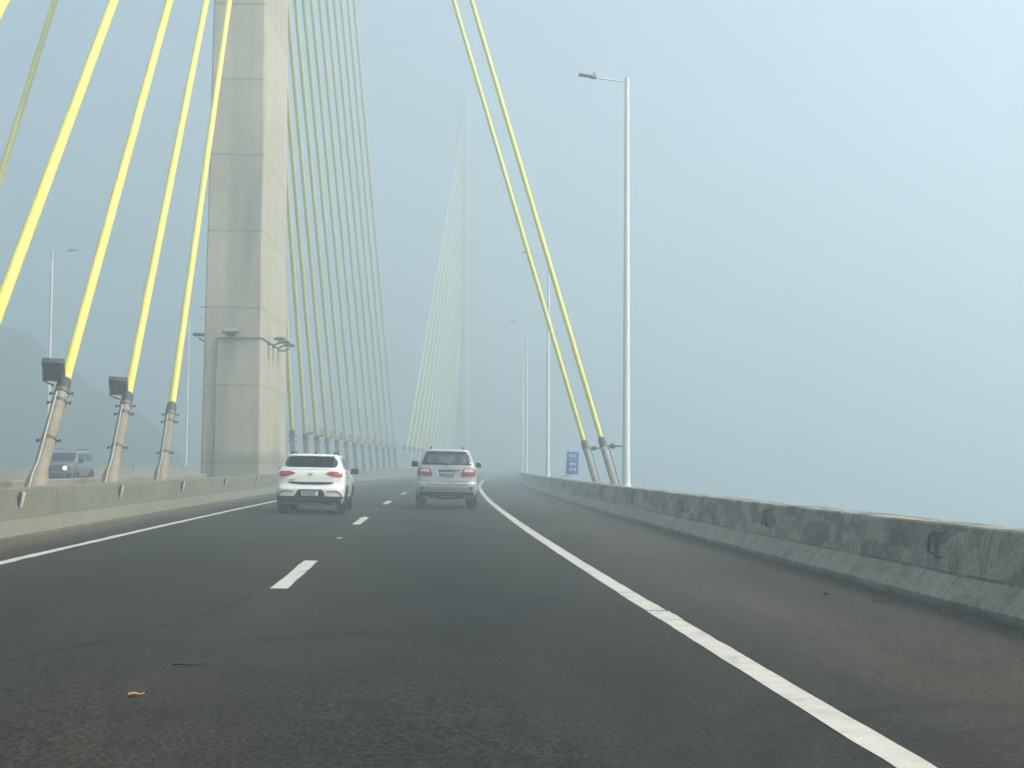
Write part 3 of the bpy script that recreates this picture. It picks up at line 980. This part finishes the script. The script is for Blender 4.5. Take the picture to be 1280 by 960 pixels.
def wheel(parent, x, y, r, w, sx):
    Mx = Matrix.Translation((x, y, r)) @ Matrix.Rotation(R(90) * sx, 4, 'Y')
    h = w / 2
    b = MB(); b.lathe([(r * .62, -h), (r * .9, -h), (r * .985, -h * .72), (r, -h * .4), (r, h * .4), (r * .985, h * .72), (r * .9, h), (r * .66, h), (r * .62, h * .8), (r * .62, -h)], Mx, 36)
    root = b.build('wheel', M['tyre'], parent)
    b = MB(); b.lathe([(r * .62, -h * .9), (r * .64, h * .85), (r * .58, h * .7), (r * .5, h * .3), (.0, h * .3)], Mx, 30)
    for k in range(5):
        a = 2 * math.pi * k / 5
        q = (Mx.to_3x3() @ Matrix.Rotation(a, 3, 'Z'))
        b.box(Mx @ Vector((r * .30 * math.cos(a), r * .30 * math.sin(a), h * .55)), (r * .56, r * .14, .03), q)
    b.lathe([(.0, h * .68), (r * .12, h * .68), (r * .12, h * .3)], Mx, 16)
    b.build('rim', M['rim'], root)
    return root

def mirror_cap(parent, x, y, z, sx, mat, w=.20, h=.15):
    b = MB(); b.box((x, y, z), (w, .10, h), Matrix.Rotation(R(-8) * sx, 3, 'Z'), bev=.035)
    b.tube([(x - sx * w * .8, y + .02, z - h * .35), (x - sx * w * .2, y, z - h * .3)], .03, 8)
    o = b.build('mirror', M[mat], parent)
    b = MB(); b.box((x, y - .055, z), (w * .8, .006, h * .7), Matrix.Rotation(R(-8) * sx, 3, 'Z'), bev=.002)
    b.build('mirror_glass', M['tint'], o)
    return o

def place(root, s, t, reverse=False):
    root.location = road(s, t, .004)
    root.rotation_euler = (0, math.atan(BANK) * (-1 if reverse else 1), rotz_at(s) + (math.pi if reverse else 0))

def plate(parent, y, z, txt, matp, w=.40, h=.13, size=.105, band=True):
    b = MB(); b.box((0, y, z), (w, .012, h), bev=.003); pl = b.build('number_plate', M[matp], parent)
    if band:
        b = MB(); b.box((0, y - .0075, z + h * .40), (w * .97, .003, h * .16)); b.build('plate_band', M['plate_band'], pl)
    text_obj('lettering', txt, size, Matrix.Translation((0, y - .0095, z - h * .07)) @ STAND, M['ink'], pl, .92)

# ---- white hatchback
def hatchback():
    root = empty('hatchback_car', (0, 0, 0))
    tag(root, 'white hatchback car with black roof rails and red tail lights in the left lane', 'car')
    #      z     yr    yf    W    cr   cf
    B = Body([(.225, .20, 3.78, .70, .50, .5), (.26, .08, 3.90, .79, .50, .55), (.42, .005, 3.99, .835, .50, .6), (.60, .0, 4.0, .855, .50, .6), (.70, .045, 3.97, .86, .48, .6),
              (.78, .075, 3.88, .86, .48, .6), (.95, .10, 3.50, .855, .48, .7), (1.06, .14, 2.98, .83, .48, .6), (1.14, .20, 2.82, .785, .46, .6), (1.28, .33, 2.58, .735, .42, .5),
              (1.41, .44, 2.28, .675, .38, .45), (1.465, .42, 2.05, .635, .36, .4), (1.49, .50, 1.90, .55, .34, .35), (1.502, .75, 1.6, .30, .25, .25), (1.505, .9, 1.5, .10, .1, .1)])
    fr, ff, fR, fL = maps(B)
    rw = .315
    body = B.mesh('body', M['paint_white'], root, [(.80, rw, .375, .56, 1.2), (3.32, rw, .375, .56, 1.2)])
    # rear glass
    g = [(-.60, 1.165), (.60, 1.165), (.655, 1.21), (.655, 1.30), (.585, 1.415), (.30, 1.432), (-.30, 1.432), (-.585, 1.415), (-.655, 1.30), (-.655, 1.21)]
    patch('rear_window', g, fr, .012, .02, M['tint'], root, .05, r=.06)
    b = MB(); b.box((0, .345, 1.452), (1.16, .30, .028), Matrix.Rotation(R(3), 3, 'X'), bev=.012); b.build('spoiler', M['paint_white'], root)
    b = MB(); b.box((0, .20, 1.436), (.30, .02, .012)); b.build('brake_light', M['red'], root)
    # side glass
    for f in (fR, fL):
        patch('side_window', [(.74, 1.13), (2.72, 1.06), (2.20, 1.385), (1.2, 1.405), (.82, 1.33)], f, .008, .02, M['tint'], root, .08, r=.05)
        patch('pillar_trim', [(1.62, 1.09), (1.69, 1.09), (1.67, 1.40), (1.60, 1.40)], f, .012, .02, M['plastic'], root, .08)
    patch('windscreen', [(-.66, 1.08), (.66, 1.08), (.56, 1.40), (-.56, 1.40)], ff, .006, .02, M['tint'], root, .08, r=.05)
    # tail lights wrap from the rear face round the corner
    for sx, f in ((1, fR), (-1, fL)):
        pts = [(sx * .36, 1.015), (sx * .50, 1.065), (sx * .76, 1.06), (sx * .80, .95), (sx * .73, .915), (sx * .55, .945)]
        if sx < 0: pts = pts[::-1]
        tl = patch('tail_light', pts, fr, .014, .03, M['red'], root, .04, r=.015)
        pts = [(sx * .52, 1.02), (sx * .72, 1.02), (sx * .74, .985), (sx * .56, .985)]
        patch('lens_band', pts if sx > 0 else pts[::-1], fr, .020, .01, lens_pink, tl, .04, r=.01)
    patch('boot_strip', [(-.55, .80), (.57, .80), (.54, .755), (.25, .735), (-.25, .735), (-.52, .765)], fr, .010, .02, M['plastic'], root, .06)
    patch('boot_seam', [(-.70, 1.105), (.70, 1.105), (.70, 1.098), (-.70, 1.098)], fr, .003, .008, M['plastic'], root, .05)
    # bumper: plate recess, arcs, black apron
    patch('plate_recess', [(-.28, .615), (.31, .615), (.39, .44), (-.39, .44)], fr, .006, .02, M['plastic'], root, .06, r=.04)
    plate(root, B.rear(0, .525) - .02, .525, 'RLP0E57', 'plate', .41, .125, .10)
    ap = [(-.82, .445), (.82, .445), (.80, .30), (.60, .235), (-.60, .235), (-.80, .30)]
    patch('bumper_apron', ap, fr, .012, .03, M['plastic'], root, .06)
    for sx in (1, -1):
        pts = [(sx * .42, .575), (sx * .66, .585), (sx * .76, .53), (sx * .80, .445), (sx * .765, .445), (sx * .725, .515), (sx * .64, .555), (sx * .42, .552)]
        patch('bumper_arc', pts if sx > 0 else pts[::-1], fr, .010, .02, arc_red, root, .04)
    # badge and script
    def on_rear(x, z, eps=.008):
        y0, y1 = B.rear(x, z - .03), B.rear(x, z + .03)
        return Matrix.Translation((x, B.rear(x, z) - eps, z)) @ Matrix.Rotation(math.atan2(-(y1 - y0), .06), 4, 'X') @ STAND
    text_obj('badge', 'FIAT', .115, on_rear(0, .985, .010), badge_mat, root, .56, bold=False)
    text_obj('badge', 'ARGO', .045, on_rear(-.45, .84, .008), M['ink'], root, 1.1)
    # wheel arch trim and wheels
    for yw in (.80, 3.32):
        for sx in (1, -1):
            wheel(root, sx * .735, yw, rw, .205, sx)
            b = MB()
            arc = [(yw + .395 * math.cos(a), rw + .395 * math.sin(a)) for a in np.linspace(R(-8), R(188), 22)]
            b.tube([(sx * (B.side(y, max(z, .26)) - .004), y, z) for y, z in arc], .028, 8)
            b.build('arch_trim', M['plastic'], root)
    for sx, f in ((1, fR), (-1, fL)):
        patch('sill_trim', [(1.22, .40), (2.90, .40), (2.90, .25), (1.22, .25)], f, .012, .03, M['plastic'], root, .1)
        b = MB(); b.tube([(sx * .53, .62, 1.49), (sx * .545, .72, 1.535), (sx * .545, 1.9, 1.54), (sx * .53, 2.05, 1.47)], .020, 8); b.build('roof_rail', M['plastic'], root)
        mirror_cap(root, sx * .955, 2.50, 1.06, sx, 'plastic')
        patch('door_handle', [(1.25, .93), (1.45, .93), (1.45, .90), (1.25, .90)], f, .03, .03, M['plastic'], root, .1, r=.01)
    b = MB(); b.tube([(.07, .60, 1.49), (.07, .52, 1.56)], [.022, .010], 8); b.build('antenna', M['plastic'], root)
    b = MB(); b.box((0, .45, .27), (1.1, .5, .08)); b.box((0, 2.0, .24), (1.3, 2.6, .06)); b.build('underbody', M['plastic'], root)
    return root
badge_mat = simple('grey_badge', (.12, .12, .12), .4, metal=.4)
lens_pink = simple('pale_red_lens', (.42, .035, .035), .2, coat=.2, var=.2, scale=30)
arc_red = simple('dark_red_reflector', (.16, .03, .025), .25, var=.3)
car = hatchback(); place(car, 34.85, -1.46)

# ---- silver sport utility car
def suv():
    root = empty('suv_car', (0, 0, 0))
    tag(root, 'silver tall SUV with a see-through rear window driving in the right lane', 'car')
    B = Body([(.30, .30, 4.45, .70, .35, .5), (.36, .10, 4.55, .78, .36, .55), (.50, .03, 4.66, .84, .38, .6), (.66, .0, 4.70, .865, .38, .6), (.76, .01, 4.68, .87, .38, .6), (.80, .06, 4.66, .87, .38, .6),
              (.95, .075, 4.55, .87, .38, .6), (1.10, .085, 4.2, .86, .38, .7), (1.22, .10, 3.55, .84, .38, .6), (1.30, .12, 3.30, .81, .38, .6), (1.45, .20, 2.98, .755, .36, .5),
              (1.62, .30, 2.62, .685, .34, .45), (1.69, .32, 2.4, .64, .32, .4), (1.735, .42, 2.2, .55, .30, .35), (1.752, .7, 1.9, .30, .25, .25), (1.757, .9, 1.6, .10, .1, .1)], per=8, n=16)
    fr, ff, fR, fL = maps(B)
    rw = .365
    def keep(c, n):
        if c.z < 1.30 or c.z > 1.64: return True
        if n.y < -.45 and abs(c.x) < .60: return False           # tailgate glass
        if n.y > .3 and abs(c.x) < .62 and c.y > 2.3: return False   # windscreen
        if abs(n.x) > .6 and (.65 < c.y < 1.42 or 1.52 < c.y < 2.5): return False
        return True
    B.mesh('body', M['paint_silver'], root, [(.92, rw, .44, .58, 1.2), (3.68, rw, .44, .58, 1.2)], keep)
    # tailgate glass: clear pane with a wide black border
    gl = [(-.745, 1.285), (.745, 1.285), (.60, 1.675), (-.60, 1.675)]
    def hole(c):
        k = (c.y - 1.30) / .30
        return 1.315 < c.y < 1.575 and abs(c.x) < .575 - .05 * k
    rwn = patch('rear_window', gl, fr, .012, .012, M['frit'], root, .022, hole=hole, r=.05)
    patch('pane', [(-.60, 1.30), (.60, 1.30), (.56, 1.59), (-.56, 1.59)], fr, .006, .004, M['glass'], rwn, .08)
    ws = patch('windscreen', [(-.68, 1.28), (.68, 1.28), (.60, 1.63), (-.60, 1.63)], ff, .004, .004, M['glass'], root, .08)
    for f in (fR, fL):
        patch('side_window', [(.55, 1.285), (2.95, 1.27), (2.45, 1.62), (.70, 1.63)], f, .006, .006, M['glass'], root, .08, r=.04)
        patch('pillar_trim', [(1.43, 1.28), (1.51, 1.28), (1.50, 1.63), (1.43, 1.63)], f, .010, .016, M['plastic'], root, .08)
    b = MB(); b.tube([(.02, B.rear(0, 1.295) - .03, 1.285), (.0, B.rear(0, 1.32) - .035, 1.325), (-.20, B.rear(.2, 1.335) - .03, 1.335), (-.50, B.rear(.5, 1.33) - .03, 1.325)], [.03, .022, .014, .010], 8); b.build('wiper', M['plastic'], root)
    # lamps
    for sx in (1, -1):
        pts = [(sx * .42, .965), (sx * .46, 1.15), (sx * .52, 1.19), (sx * .80, 1.185), (sx * .845, 1.10), (sx * .84, .965)]
        tl = patch('tail_light', pts if sx > 0 else pts[::-1], fr, .020, .04, M['red'], root, .04, r=.02)
        pts = [(sx * .485, 1.085), (sx * .53, 1.165), (sx * .76, 1.165), (sx * .78, 1.085)]
        patch('lens_band', pts if sx > 0 else pts[::-1], fr, .027, .012, M['clear'], tl, .04, r=.015)
        b = MB(); b.lathe([(0, .0), (.034, .0), (.034, .02), (.044, .02), (.044, .0)], Matrix.Translation((sx * .71, B.rear(.71, .615) - .012, .615)) @ Matrix.Rotation(R(90), 4, 'X'), 16)
        b.build('reflector', M['rust'], root)
    # tailgate garnish, plate
    patch('garnish', [(-.26, 1.145), (.38, 1.145), (.38, 1.115), (-.26, 1.115)], fr, .022, .03, M['plastic'], root, .06)
    b = MB(); b.add([(-.325, B.rear(0, 1.12) - .005, 1.115), (-.25, B.rear(0, 1.12) - .005, 1.115), (-.18, B.rear(0, .92) - .030, .90), (-.225, B.rear(0, .92) - .005, .90),
                     (-.325, B.rear(0, 1.12) + .03, 1.115), (-.25, B.rear(0, 1.12) + .03, 1.115), (-.18, B.rear(0, .92) + .03, .90), (-.225, B.rear(0, .92) + .03, .90)],
                    [(0, 1, 2, 3), (4, 7, 6, 5), (0, 4, 5, 1), (1, 5, 6, 2), (2, 6, 7, 3), (3, 7, 4, 0)]); b.build('garnish', M['clear'], root)  # pale slanted facet, coloured as the sun's glint on the garnish
    patch('plate_recess', [(-.235, 1.10), (.225, 1.10), (.215, .945), (-.215, .945)], fr, .006, .02, M['plastic'], root, .06, r=.02)
    plate(root, B.rear(0, 1.015) - .018, 1.015, 'MKC9018', 'plate_blue', .39, .118, .10, band=False)
    b = MB(); b.lathe([(.036, -.006), (.050, -.006), (.050, .006), (.036, .006), (.036, -.006)], Matrix.Translation((0, B.rear(0, 1.215) - .012, 1.215)) @ Matrix.Rotation(R(90), 4, 'X') @ Matrix.Diagonal((1.25, .85, 1, 1)), 24)
    b.build('badge', M['chrome'], root)
    # bumper with step recess; its shade and the groove's are painted in darker silver
    patch('bumper_step', [(-.64, .815), (.66, .815), (.56, .695), (-.54, .695)], fr, .004, .02, step_mat, root, .05, r=.02)
    patch('bumper_lip', [(-.58, .665), (.60, .665), (.62, .645), (-.60, .645)], fr, .010, .03, M['paint_silver'], root, .05)
    patch('bumper_lip', [(-.66, .84), (.68, .84), (.67, .818), (-.65, .818)], fr, .012, .03, M['paint_silver'], root, .05)
    patch('bumper_groove', [(-.60, .575), (.62, .575), (.62, .562), (-.60, .562)], fr, .003, .01, step_mat, root, .05)
    patch('bumper_apron', [(-.80, .505), (.80, .505), (.78, .40), (.62, .31), (.30, .30), (.05, .275), (-.30, .30), (-.62, .31), (-.78, .40)], fr, .014, .04, M['plastic'], root, .06)
    for yw in (.92, 3.68):
        for sx in (1, -1):
            wheel(root, sx * .755, yw, rw, .27, sx)
            b = MB()
            arc = [(yw + .455 * math.cos(a), rw + .455 * math.sin(a)) for a in np.linspace(R(5), R(175), 20)]
            b.tube([(sx * (B.side(y, max(z, .37)) - .005), y, z) for y, z in arc], .032, 8); b.build('arch_trim', M['paint_silver'], root)
    for sx, f in ((1, fR), (-1, fL)):
        b = MB(); b.tube([(sx * .45, .66, 1.735), (sx * .46, .74, 1.795), (sx * .50, 2.0, 1.79), (sx * .50, 2.2, 1.72)], .020, 8); b.build('roof_rail', M['plastic'], root)
        mirror_cap(root, sx * .985, 2.98, 1.30, sx, 'plastic' if sx < 0 else 'paint_silver', .20, .18)
        patch('door_handle', [(1.3, 1.10), (1.5, 1.10), (1.5, 1.07), (1.3, 1.07)], f, .03, .03, M['chrome'], root, .1, r=.01)
        patch('running_board', [(1.45, .42), (3.15, .42), (3.15, .34), (1.45, .34)], f, .06, .08, M['plastic'], root, .2)
    # cabin
    b = MB(); b.box((0, 2.0, 1.08), (1.5, 2.9, .06)); b.box((0, 3.02, 1.20), (1.36, .4, .18), bev=.05); b.build('dashboard', M['seat'], root)
    for sx in (1, -1):
        b = MB(); b.box((sx * .36, 2.02, 1.18), (.46, .16, .46), Matrix.Rotation(R(-10), 3, 'X'), bev=.06)
        b.box((sx * .36, 1.97, 1.475), (.27, .11, .20), bev=.05); b.build('seat', M['seat'], root)
    b = MB(); b.box((0, 2.50, 1.55), (.22, .03, .07), bev=.012); b.tube([(0, 2.5, 1.58), (0, 2.5, 1.66)], .012, 6); b.build('rear_view_mirror', M['plastic'], root)
    b = MB(); b.tube([(-.36 + .18 * math.cos(a), 2.66 + .05 * math.sin(a), 1.21 + .16 * math.sin(a)) for a in np.linspace(0, 2 * math.pi, 20)], .015, 6); b.build('steering_wheel', M['plastic'], root)
    b = MB(); b.box((0, .55, .36), (1.0, .6, .10)); b.box((0, 2.3, .34), (1.2, 3.0, .08)); b.build('underbody', M['plastic'], root)
    return root
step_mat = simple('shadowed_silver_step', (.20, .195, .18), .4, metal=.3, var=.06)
car2 = suv(); place(car2, 40.3, 1.95)

# ---- oncoming compact SUV (origin at its rear; nose towards the camera)
def compact():
    root = empty('compact_suv', (0, 0, 0))
    tag(root, 'blue grey boxy compact SUV with a lit round headlight, oncoming behind the left barrier', 'car')
    B = Body([(.28, .20, 4.00, .74, .35, .35), (.36, .06, 4.14, .84, .36, .38), (.55, .0, 4.20, .88, .36, .40), (.80, .02, 4.19, .89, .36, .40), (1.00, .05, 4.10, .88, .36, .42),
              (1.06, .06, 3.95, .87, .36, .42), (1.09, .07, 3.55, .86, .36, .42), (1.12, .08, 3.25, .845, .36, .40), (1.30, .12, 3.02, .80, .36, .38), (1.52, .20, 2.72, .74, .34, .35),
              (1.60, .26, 2.55, .70, .32, .32), (1.64, .36, 2.4, .60, .3, .3), (1.66, .6, 2.1, .32, .25, .25), (1.665, .9, 1.8, .1, .1, .1)])
    fr, ff, fR, fL = maps(B)
    rw = .345
    B.mesh('body', M['paint_blue'], root, [(.80, rw, .41, .6, 1.2), (3.32, rw, .41, .6, 1.2)])
    patch('windscreen', [(-.74, 1.14), (.74, 1.14), (.67, 1.53), (-.67, 1.53)], ff, .010, .02, M['tint'], root, .08, r=.06)
    for f in (fR, fL):
        patch('side_window', [(.45, 1.15), (2.92, 1.12), (2.62, 1.50), (.55, 1.51)], f, .008, .02, M['tint'], root, .08, r=.05)
        patch('pillar_trim', [(1.68, 1.12), (1.78, 1.12), (1.76, 1.52), (1.68, 1.52)], f, .014, .02, M['paint_blue'], root, .08)
        patch('sill_trim', [(1.2, .48), (2.92, .48), (2.92, .32), (1.2, .32)], f, .012, .03, M['plastic'], root, .1)
    gr = patch('grille', [(-.66, .955), (.66, .955), (.64, .70), (-.64, .70)], ff, .012, .03, M['plastic'], root, .06, r=.05)
    for k in range(8):
        x = (k - 3.5) * .115
        patch('grille_bar', [(x - .016, .925), (x + .016, .925), (x + .016, .735), (x - .016, .735)], ff, .020, .02, grille_mat, gr, .1, r=.008)
    for sx in (1, -1):
        def hp(x, z, o, sx=sx): return ff(x, z, o)
        c = [(sx * .60 + .105 * math.cos(a), .835 + .105 * math.sin(a)) for a in np.linspace(0, 2 * math.pi, 24, endpoint=False)]
        hl = patch('headlight', c, ff, .026, .05, M['chrome'], root, .05)
        c = [(sx * .60 + .085 * math.cos(a), .835 + .085 * math.sin(a)) for a in np.linspace(0, 2 * math.pi, 24, endpoint=False)]
        patch('lens', c, ff, .036, .02, M['headlamp'], hl, .05)
        c = [(sx * .60 + .05 * math.cos(a), .50 + .04 * math.sin(a)) for a in np.linspace(0, 2 * math.pi, 16, endpoint=False)]
        patch('fog_light', c, ff, .030, .04, M['clear'], root, .05)
        mirror_cap(root, sx * 1.0, 2.92, 1.16, sx, 'plastic', .2, .17)
        b = MB(); b.tube([(sx * .56, .5, 1.64), (sx * .57, .6, 1.70), (sx * .60, 2.3, 1.69), (sx * .60, 2.5, 1.61)], .022, 8); b.build('roof_rail', M['plastic'], root)
    patch('bumper_apron', [(-.86, .60), (.86, .60), (.80, .33), (-.80, .33)], ff, .012, .03, M['plastic'], root, .06)
    patch('bumper_bar', [(-.70, .675), (.70, .675), (.66, .615), (-.66, .615)], ff, .022, .03, M['paint_blue'], root, .06, r=.02)
    for yw in (.80, 3.32):
        for sx in (1, -1):
            wheel(root, sx * .78, yw, rw, .22, sx)
            b = MB()
            arc = [(yw + .43 * math.cos(a), rw + .43 * math.sin(a)) for a in np.linspace(R(0), R(180), 20)]
            b.tube([(sx * (B.side(y, max(z, .34)) - .004), y, z) for y, z in arc], .035, 8); b.build('arch_trim', M['plastic'], root)
    b = MB(); b.box((0, 2.1, .30), (1.3, 3.2, .08)); b.build('underbody', M['plastic'], root)
    return root
grille_mat = simple('dark_grille_bar', (.10, .105, .11), .4)
car3 = compact(); place(car3, 67.5, -15.85, reverse=True)

# ------------------------------------------------------------------ litter on the asphalt
def scrap(name, s, t, size, mat, label, cat, ang=0.0):
    o = empty(name, road(s, t, .006)); o.rotation_euler = (0, 0, rotz_at(s) + ang)
    bm = bmesh.new()
    n = 14
    vs = []
    for k in range(n):
        a = 2 * math.pi * k / n
        r = 1 + .25 * math.sin(3 * a + s) + .12 * math.sin(7 * a)
        vs.append(bm.verts.new((size[0] / 2 * r * math.cos(a), size[1] / 2 * r * math.sin(a), size[2] * (.3 + .7 * abs(math.sin(2 * a + s))))))
    c = bm.verts.new((0, 0, size[2] * .15))
    for k in range(n): bm.faces.new((vs[k], vs[(k + 1) % n], c))
    ext = bmesh.ops.extrude_face_region(bm, geom=bm.faces[:])
    for v in ext['geom']:
        if isinstance(v, bmesh.types.BMVert): v.co.z += .004
    bmesh.ops.recalc_face_normals(bm, faces=bm.faces[:])
    me = bpy.data.meshes.new(name); bm.to_mesh(me); bm.free()
    ob = finish(me, name, M[mat], smooth=60, fix=False)
    ob.location = o.location; ob.rotation_euler = o.rotation_euler
    bpy.data.objects.remove(o)
    return tag(ob, label, cat)
scrap('dry_leaf', 7.72, -.13, (.085, .05, .012), 'leaf', 'small dry brown leaf lying on the asphalt at lower left', 'leaf')
scrap('rubber_scrap', 8.85, -.02, (.20, .035, .012), 'scrap', 'thin black rubber scrap on the asphalt just beyond the dry leaf', 'debris')
scrap('rubber_scrap', 13.6, 5.95, (.15, .05, .02), 'scrap', 'small black scrap on the right shoulder close to the barrier', 'debris')
scrap('rubber_scrap', 14.33, 5.62, (.08, .05, .02), 'scrap', 'tiny dark crumb on the right shoulder farther from the barrier', 'debris')

# loose grit and dust gathered along the barrier feet
gm = simple('grit_stone', (.12, .105, .085), .9, var=.4, scale=40)
vs, fs = [], []
for k in range(5200):
    right = k % 2
    s_ = 6 + 62 * rng.random() ** 1.6
    d_ = abs(rng.normal(0, .16)) + .012
    t_ = 6.42 - d_ if right else -4.75 + d_ * 1.5
    r_ = .003 + .011 * rng.random() ** 3
    p_ = road(s_, t_, r_ * .5)
    n0 = len(vs)
    a_ = rng.random() * 6.28
    for q in range(5):
        vs.append((p_.x + r_ * math.cos(a_ + q * 1.2566) * (.7 + .6 * rng.random()), p_.y + r_ * math.sin(a_ + q * 1.2566) * (.7 + .6 * rng.random()), p_.z - r_ * .4))
    vs.append((p_.x, p_.y, p_.z + r_ * .6))
    for q in range(5): fs.append((n0 + q, n0 + (q + 1) % 5, n0 + 5))
me = bpy.data.meshes.new('grit'); me.from_pydata(vs, [], fs)
tag(finish(me, 'grit', gm, smooth=0), kind='stuff')

# ------------------------------------------------------------------ fog
HAZE = 0.0105
hb = MB(); hb.box((0, 500, (-19.5 + 69) / 2), (3000, 3000, 88.5))
hz, nt, bs = new_mat('fog')
nt.nodes.remove(bs)
pv = N(nt, 'ShaderNodeVolumePrincipled')
pv.inputs['Color'].default_value = (.70, .805, .84, 1)
pv.inputs['Density'].default_value = HAZE
pv.inputs['Anisotropy'].default_value = .6
L(nt, pv.outputs[0], nt.nodes['Material Output'].inputs['Volume'])
tag(hb.build('haze', hz, smooth=0), kind='stuff')

# ------------------------------------------------------------------ light
SUN_EL, SUN_AZ = 49.0, 104.0
sv = Vector((math.sin(R(SUN_AZ)) * math.cos(R(SUN_EL)), math.cos(R(SUN_AZ)) * math.cos(R(SUN_EL)), math.sin(R(SUN_EL))))
sl = bpy.data.lights.new('sun', 'SUN'); sl.energy = 3.8; sl.angle = R(0.6); sl.color = (1, .94, .84)
so_ = bpy.data.objects.new('sun', sl); COL.objects.link(so_)
so_.rotation_euler = (-sv).to_track_quat('-Z', 'Y').to_euler(); so_.location = (60, 0, 60)
w = bpy.data.worlds.new('World'); scene.world = w; w.use_nodes = True
wn = w.node_tree
sky = wn.nodes.new('ShaderNodeTexSky'); sky.sky_type = 'NISHITA'; sky.sun_disc = False
sky.sun_elevation = R(SUN_EL); sky.sun_rotation = R(SUN_AZ); sky.dust_density = 6.0; sky.air_density = 1.0; sky.ozone_density = 1.0
bg = wn.nodes['Background']; bg.inputs['Strength'].default_value = .15
wn.links.new(sky.outputs[0], bg.inputs['Color'])

# ------------------------------------------------------------------ camera
cam = bpy.data.cameras.new('camera'); co = bpy.data.objects.new('camera', cam); COL.objects.link(co)
cam.sensor_width = 36; cam.lens = 1741.06 / 1280 * 36; cam.clip_end = 5000; cam.clip_start = .05
pt, rl = R(3.259), R(0.3814)
fwd = Vector((0, math.cos(pt), math.sin(pt))); up = Vector((0, -math.sin(pt), math.cos(pt))); rt = Vector((1, 0, 0))
# the picture content leans clockwise, so the camera itself leans anticlockwise
r2 = rt * math.cos(rl) + up * math.sin(rl); u2 = -rt * math.sin(rl) + up * math.cos(rl)
Mc = Matrix((r2, u2, -fwd)).transposed().to_4x4()
Mc.translation = (0, 0, CAMH)
co.matrix_world = Mc
scene.camera = co

# ------------------------------------------------------------------ render settings
scene.view_settings.view_transform = 'Standard'; scene.view_settings.look = 'None'
scene.view_settings.gamma = 1; scene.view_settings.use_curve_mapping = False
scene.view_settings.exposure = 0.80
scene.render.engine = 'CYCLES'
cy = scene.cycles
cy.max_bounces = 10; cy.volume_bounces = 4; cy.diffuse_bounces = 3; cy.glossy_bounces = 3; cy.transparent_max_bounces = 12
cy.use_denoising = True
cy.denoiser = 'OPENIMAGEDENOISE'; cy.denoising_input_passes = 'RGB_ALBEDO_NORMAL'; cy.denoising_prefilter = 'ACCURATE'
cy.sample_clamp_indirect = 6
